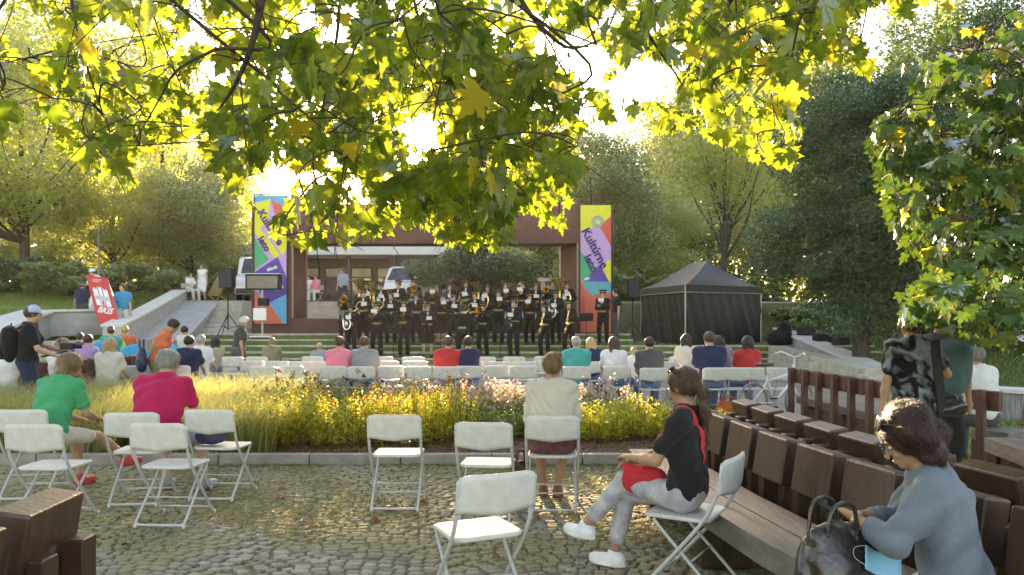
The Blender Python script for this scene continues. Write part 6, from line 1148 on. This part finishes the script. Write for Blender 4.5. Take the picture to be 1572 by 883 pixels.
# ------------------------------------------------------------------ the brass band
brass = mat('brass', (.80, .58, .22), rough=.22, metal=1, var=.05); silver = mat('silver', (.8, .8, .78), rough=.2, metal=1, var=.05); ebony = mat('ebony', (.015, .012, .012), rough=.3)
bellp = lambda r0, r1, L_: [(r0 + (r1 - r0) * (k / 9) ** 2.6, L_ * k / 9) for k in range(10)]
def instrument(kind, label, loc, rz, z0=0):
    O = {'trumpet': 1.38, 'horn': 1.18, 'saxophone': 1.05, 'trombone': 1.36, 'clarinet': 1.10, 'tuba': 1.25, 'euphonium': 1.2, 'flute': 1.42}[kind]; m = silver if kind in ('flute', 'euphonium') or z0 else brass; t = empty(kind, loc, rz, label, kind, 'instruments of the brass band')
    if kind == 'trumpet':
        MB().tube(smooth_curve([(0, .14, O + .02), (0, .30, O - .03), (0, .44, O - .07)], 3), .008, 6).build('leadpipe', m, t, smooth=True); b = MB().tube(smooth_curve([(0, .24, O - .01), (0, .44, O - .06), (0, .47, O - .11), (0, .40, O - .15), (0, .26, O - .10), (0, .24, O - .04)], 4), .009, 6); b.build('tubing', m, t, smooth=True)
        v = MB(); [v.tube([(0, .30 + k * .03, O - .14), (0, .30 + k * .03, O + .0)], .012, 8) for k in range(3)]; v.build('valves', m, t, smooth=True); MB().lathe(bellp(.009, .062, .28), (.012, .40, O - .07), (0, 1, -.2), 18).build('bell', m, t, smooth=True)
    elif kind == 'horn':
        MB().tube([(.16 * math.cos(a) + .05, .22 + .02 * math.sin(a), O + .16 * math.sin(a)) for a in [2 * math.pi * k / 24 for k in range(25)]], .013, 6).build('tubing', m, t, smooth=True); MB().tube([(.02, .16, O + .3), (.0, .24, O + .15)], .006, 6).build('leadpipe', m, t); MB().lathe(bellp(.012, .145, .30), (.14, .28, O - .03), (.55, -.4, -.5), 20).build('bell', m, t, smooth=True)
    elif kind == 'saxophone':
        MB().tube(smooth_curve([(0, .14, 1.40), (0, .24, 1.42), (.01, .27, 1.32), (.05, .28, 1.0), (.09, .30, .80), (.12, .38, .74), (.10, .44, .82), (.06, .44, .92)], 5), [.010 + .028 * (k / 35) for k in range(36)], 10).build('body_tube', m, t, smooth=True); MB().lathe(bellp(.038, .085, .16), (.06, .44, .90), (-.25, .35, .9), 18).build('bell', m, t, smooth=True)
        v = MB(); v.tube([(.015, .312, 1.25), (.085, .33, .82)], .006, 5); [v.lathe([(0, .012), (.02, .012), (.022, 0)], (.03 + k * .008, .315, 1.22 - k * .07), (0, 1, 0), 10) for k in range(6)]; v.build('key_work', m, t)
    elif kind == 'trombone':
        MB().tube(smooth_curve([(.03, .14, O), (.03, .75, O - .12), (.03, .80, O - .19), (.03, .74, O - .25), (.03, .2, O - .14)], 4), .008, 6).build('slide', m, t, smooth=True); MB().tube(smooth_curve([(-.03, .30, O - .02), (-.03, -.1, O + .03), (-.03, -.16, O + .08), (-.03, -.1, O + .14), (-.03, .2, O + .11)], 4), .009, 6).build('tubing', m, t, smooth=True); MB().lathe(bellp(.01, .105, .38), (-.03, .2, O + .11), (0, 1, -.12), 20).build('bell', m, t, smooth=True)
    elif kind == 'clarinet':
        MB().tube([(0, .14, 1.40), (0, .36, .92)], [.010, .015], 8).build('body_tube', ebony, t, smooth=True); MB().lathe(bellp(.014, .035, .08), (0, .36, .925), (0, .42, -.9), 14).build('bell', ebony, t, smooth=True); v = MB(); [v.box((.0, .2 + k * .028, 1.25 - k * .055), (.02, .02, .012)) for k in range(6)]; v.build('keys', silver, t)
    elif kind == 'flute': MB().tube([(-.06, .13, 1.44), (.52, .16, 1.38)], .010, 8).build('body_tube', silver, t, smooth=True)
    else:
        k_ = 1.15 if kind == 'tuba' else .72; a_ = Vector((.08, .24, .95)); MB().tube(smooth_curve([a_ + Vector(p) * k_ for p in [(0, 0, .35), (-.10, .02, .33), (-.16, .02, .2), (-.14, .02, 0), (0, .02, -.1), (.12, .02, 0), (.14, .02, .3)]], 4), [.02 * k_ + .03 * k_ * (k / 24) for k in range(25)], 8).build('tubing', m, t, smooth=True)
        MB().lathe(bellp(.055 * k_, .21 * k_, .42 * k_), a_ + Vector((.14, .02, .28)) * k_, (.12, .05, 1), 22).build('bell', m, t, smooth=True); v = MB(); [v.tube([a_ + Vector((-.04 + k * .04, .05, .02)) * k_, a_ + Vector((-.04 + k * .04, .05, .26)) * k_], .017, 8) for k in range(3)]; v.build('valves', silver, t, smooth=True); MB().tube(smooth_curve([a_ + Vector((0, 0, .35)) * k_, (0, .2, 1.42), (0, .13, 1.42)], 3), .008, 6).build('leadpipe', m, t)
    if kind in ('trumpet', 'horn', 'euphonium', 'clarinet', 'tuba'): MB().box((.0, .46 if kind == 'trumpet' else .36, O + .03 if kind == 'trumpet' else 1.26), (.17, .004, .12), rot3(x=-.4)).build('music_card', mat('paper', (.8, .8, .76), rough=.8), t)
    return t
HP = {'trumpet': [(-.05, .32, 1.30), (.04, .36, 1.28)], 'horn': [(-.02, .26, 1.22), (.18, .22, 1.05)], 'saxophone': [(-.02, .28, 1.16), (.08, .27, .95)], 'trombone': [(-.03, .28, 1.34), (.05, .50, 1.26)], 'clarinet': [(-.02, .24, 1.18), (.02, .31, 1.03)], 'tuba': [(-.12, .22, 1.02), (.16, .24, 1.12)], 'euphonium': [(-.12, .22, 1.05), (.14, .24, 1.1)], 'flute': [(.12, .17, 1.38), (.34, .18, 1.36)]}
goldb = mat('gold_braid', (.3, .22, .08))
R1 = [(539, 'euphonium'), (579, 'trumpet'), (620, 'trumpet'), (656, 'clarinet'), (742, 'trombone'), (789, 'clarinet'), (836, 'saxophone'), (873, 'saxophone')]
R2 = [(530, 'trombone'), (557, 'horn'), (600, 'clarinet'), (640, 'flute'), (678, 'trumpet'), (729, 'horn'), (765, 'trumpet'), (813, 'trumpet'), (854, 'euphonium'), (696, 'clarinet')]
R3 = [(562, 'tuba'), (585, 'tuba'), (612, 'horn'), (636, 'trombone'), (662, 'trumpet'), (690, 'euphonium'), (716, 'horn'), (748, 'tuba'), (776, 'trumpet'), (803, 'trumpet'), (822, 'horn'), (842, 'trombone'), (870, 'tuba')]
KN = {'euphonium': 'silvery euphonium'}
for row, nm_, Y, z in ((R1, 'front', 23.55, .34), (R2, 'second', 24.75, .68), (R3, 'back', 25.95, 1.02)):
    for i, (px, kind) in enumerate(sorted(row)):
        a = R(180 + rnd.uniform(-14, 14) - (px - 700) * .04); loc = (PX(px, Y), Y, z); skirt = px in (656, 678)
        Hh = [1.74, 1.80, 1.70][(i + len(nm_)) % 3] if not skirt else 1.66
        person('uniformed musician playing a %s, %s from the left in the %s row' % (KN.get(kind, kind), ordn(i), nm_), loc, a, pose='stand', hands=HP[kind], top='uniform', sleeve='long', bot='skirt' if skirt else 'long', bcol='uniform', hair='short' if not skirt else 'bunlow', hcol='dark', tone='fair', cap='peaked', beltm=goldb, H=Hh + rnd.uniform(-.05, .05), yaw=rnd.choice([-.35, 0, .3]), pitch=rnd.choice([0, .15]), lean=rnd.choice([0, .06, -.03]), h=.026, group='brass band musicians', fem=skirt, elb=[(-.8, -.1, -.7), (.8, -.1, -.7)])
        t = instrument(kind, '%s of the %s musician from the left in the %s row' % (KN.get(kind, ('golden ' if kind not in ('clarinet', 'flute') else '') + kind), ordn(i), nm_), loc, a); t.scale = (Hh / 1.75,) * 3
person('conductor with gold belt facing the band with back to the audience', (PX(710, 22.75), 22.75, .17), R(3), pose='stand', hands=[(-.38, .34, 1.25), (.40, .30, 1.1)], top='uniform', sleeve='long', bcol='uniform', hcol='dark', cap='peaked', beltm=goldb, H=1.78, wid=1.1, h=.022, group='brass band musicians')
person('uniformed trumpeter standing apart in front of the lilac banner', (PX(926, 24.4), 24.4, .68), R(165), pose='stand', hands=HP['trumpet'], top='uniform', sleeve='long', bcol='uniform', hcol='dark', cap='peaked', beltm=goldb, H=1.76, h=.024, group='brass band musicians'); t = instrument('trumpet', 'silver trumpet of the player in front of the lilac banner', (PX(926, 24.4), 24.4, .68), R(165), 1)
person('dark-clothed helper standing between the lilac banner and the loudspeaker', (PX(948, 25.2), 25.2, .68), R(100), pose='stand', top='black', bcol='brown' if False else 'darkgrey', hcol='dark', H=1.86, h=.024)
# music stands in the band
for i, (px, Y, z) in enumerate([(604, 23.0, .17), (676, 23.05, .17), (768, 23.05, .17), (900, 24.1, .51)]):
    t = empty('music_stand', (PX(px, Y), Y, z), 0, ['slim music stand left of the conductor, outermost', 'slim music stand just left of the conductor', 'slim music stand right of the conductor', 'slim music stand before the lilac banner'][i], 'music stand', 'music stands'); MB().tube([(0, 0, .2), (0, 0, 1.0)], .01, 6).build('pole', sp_, t); MB().box((0, -.03, 1.05), (.42, .02, .28), rot3(x=.5)).build('desk', sp_, t)
    for k in range(3): a = k * 2.094; MB().tube([(0, 0, .3), (.25 * math.cos(a), .25 * math.sin(a), 0)], .007, 5).build('leg', sp_, t)


# ------------------------------------------------------------------ thin added haze imitating the light veil of a lens
hz_ = MB().box((0, 450, 15), (2100, 1700, 34)).build('veil_haze', None); tag(hz_, kind='stuff')
m = bpy.data.materials.new('veil_haze'); m.use_nodes = True; t = m.node_tree; t.nodes.clear(); pv_ = nd(t, 'ShaderNodeVolumePrincipled'); pv_.inputs['Color'].default_value = (.98, .94, .86, 1); pv_.inputs['Density'].default_value = .00022; pv_.inputs['Anisotropy'].default_value = .6
o_ = nd(t, 'ShaderNodeOutputMaterial'); t.links.new(pv_.outputs[0], o_.inputs['Volume']); hz_.data.materials.append(m)
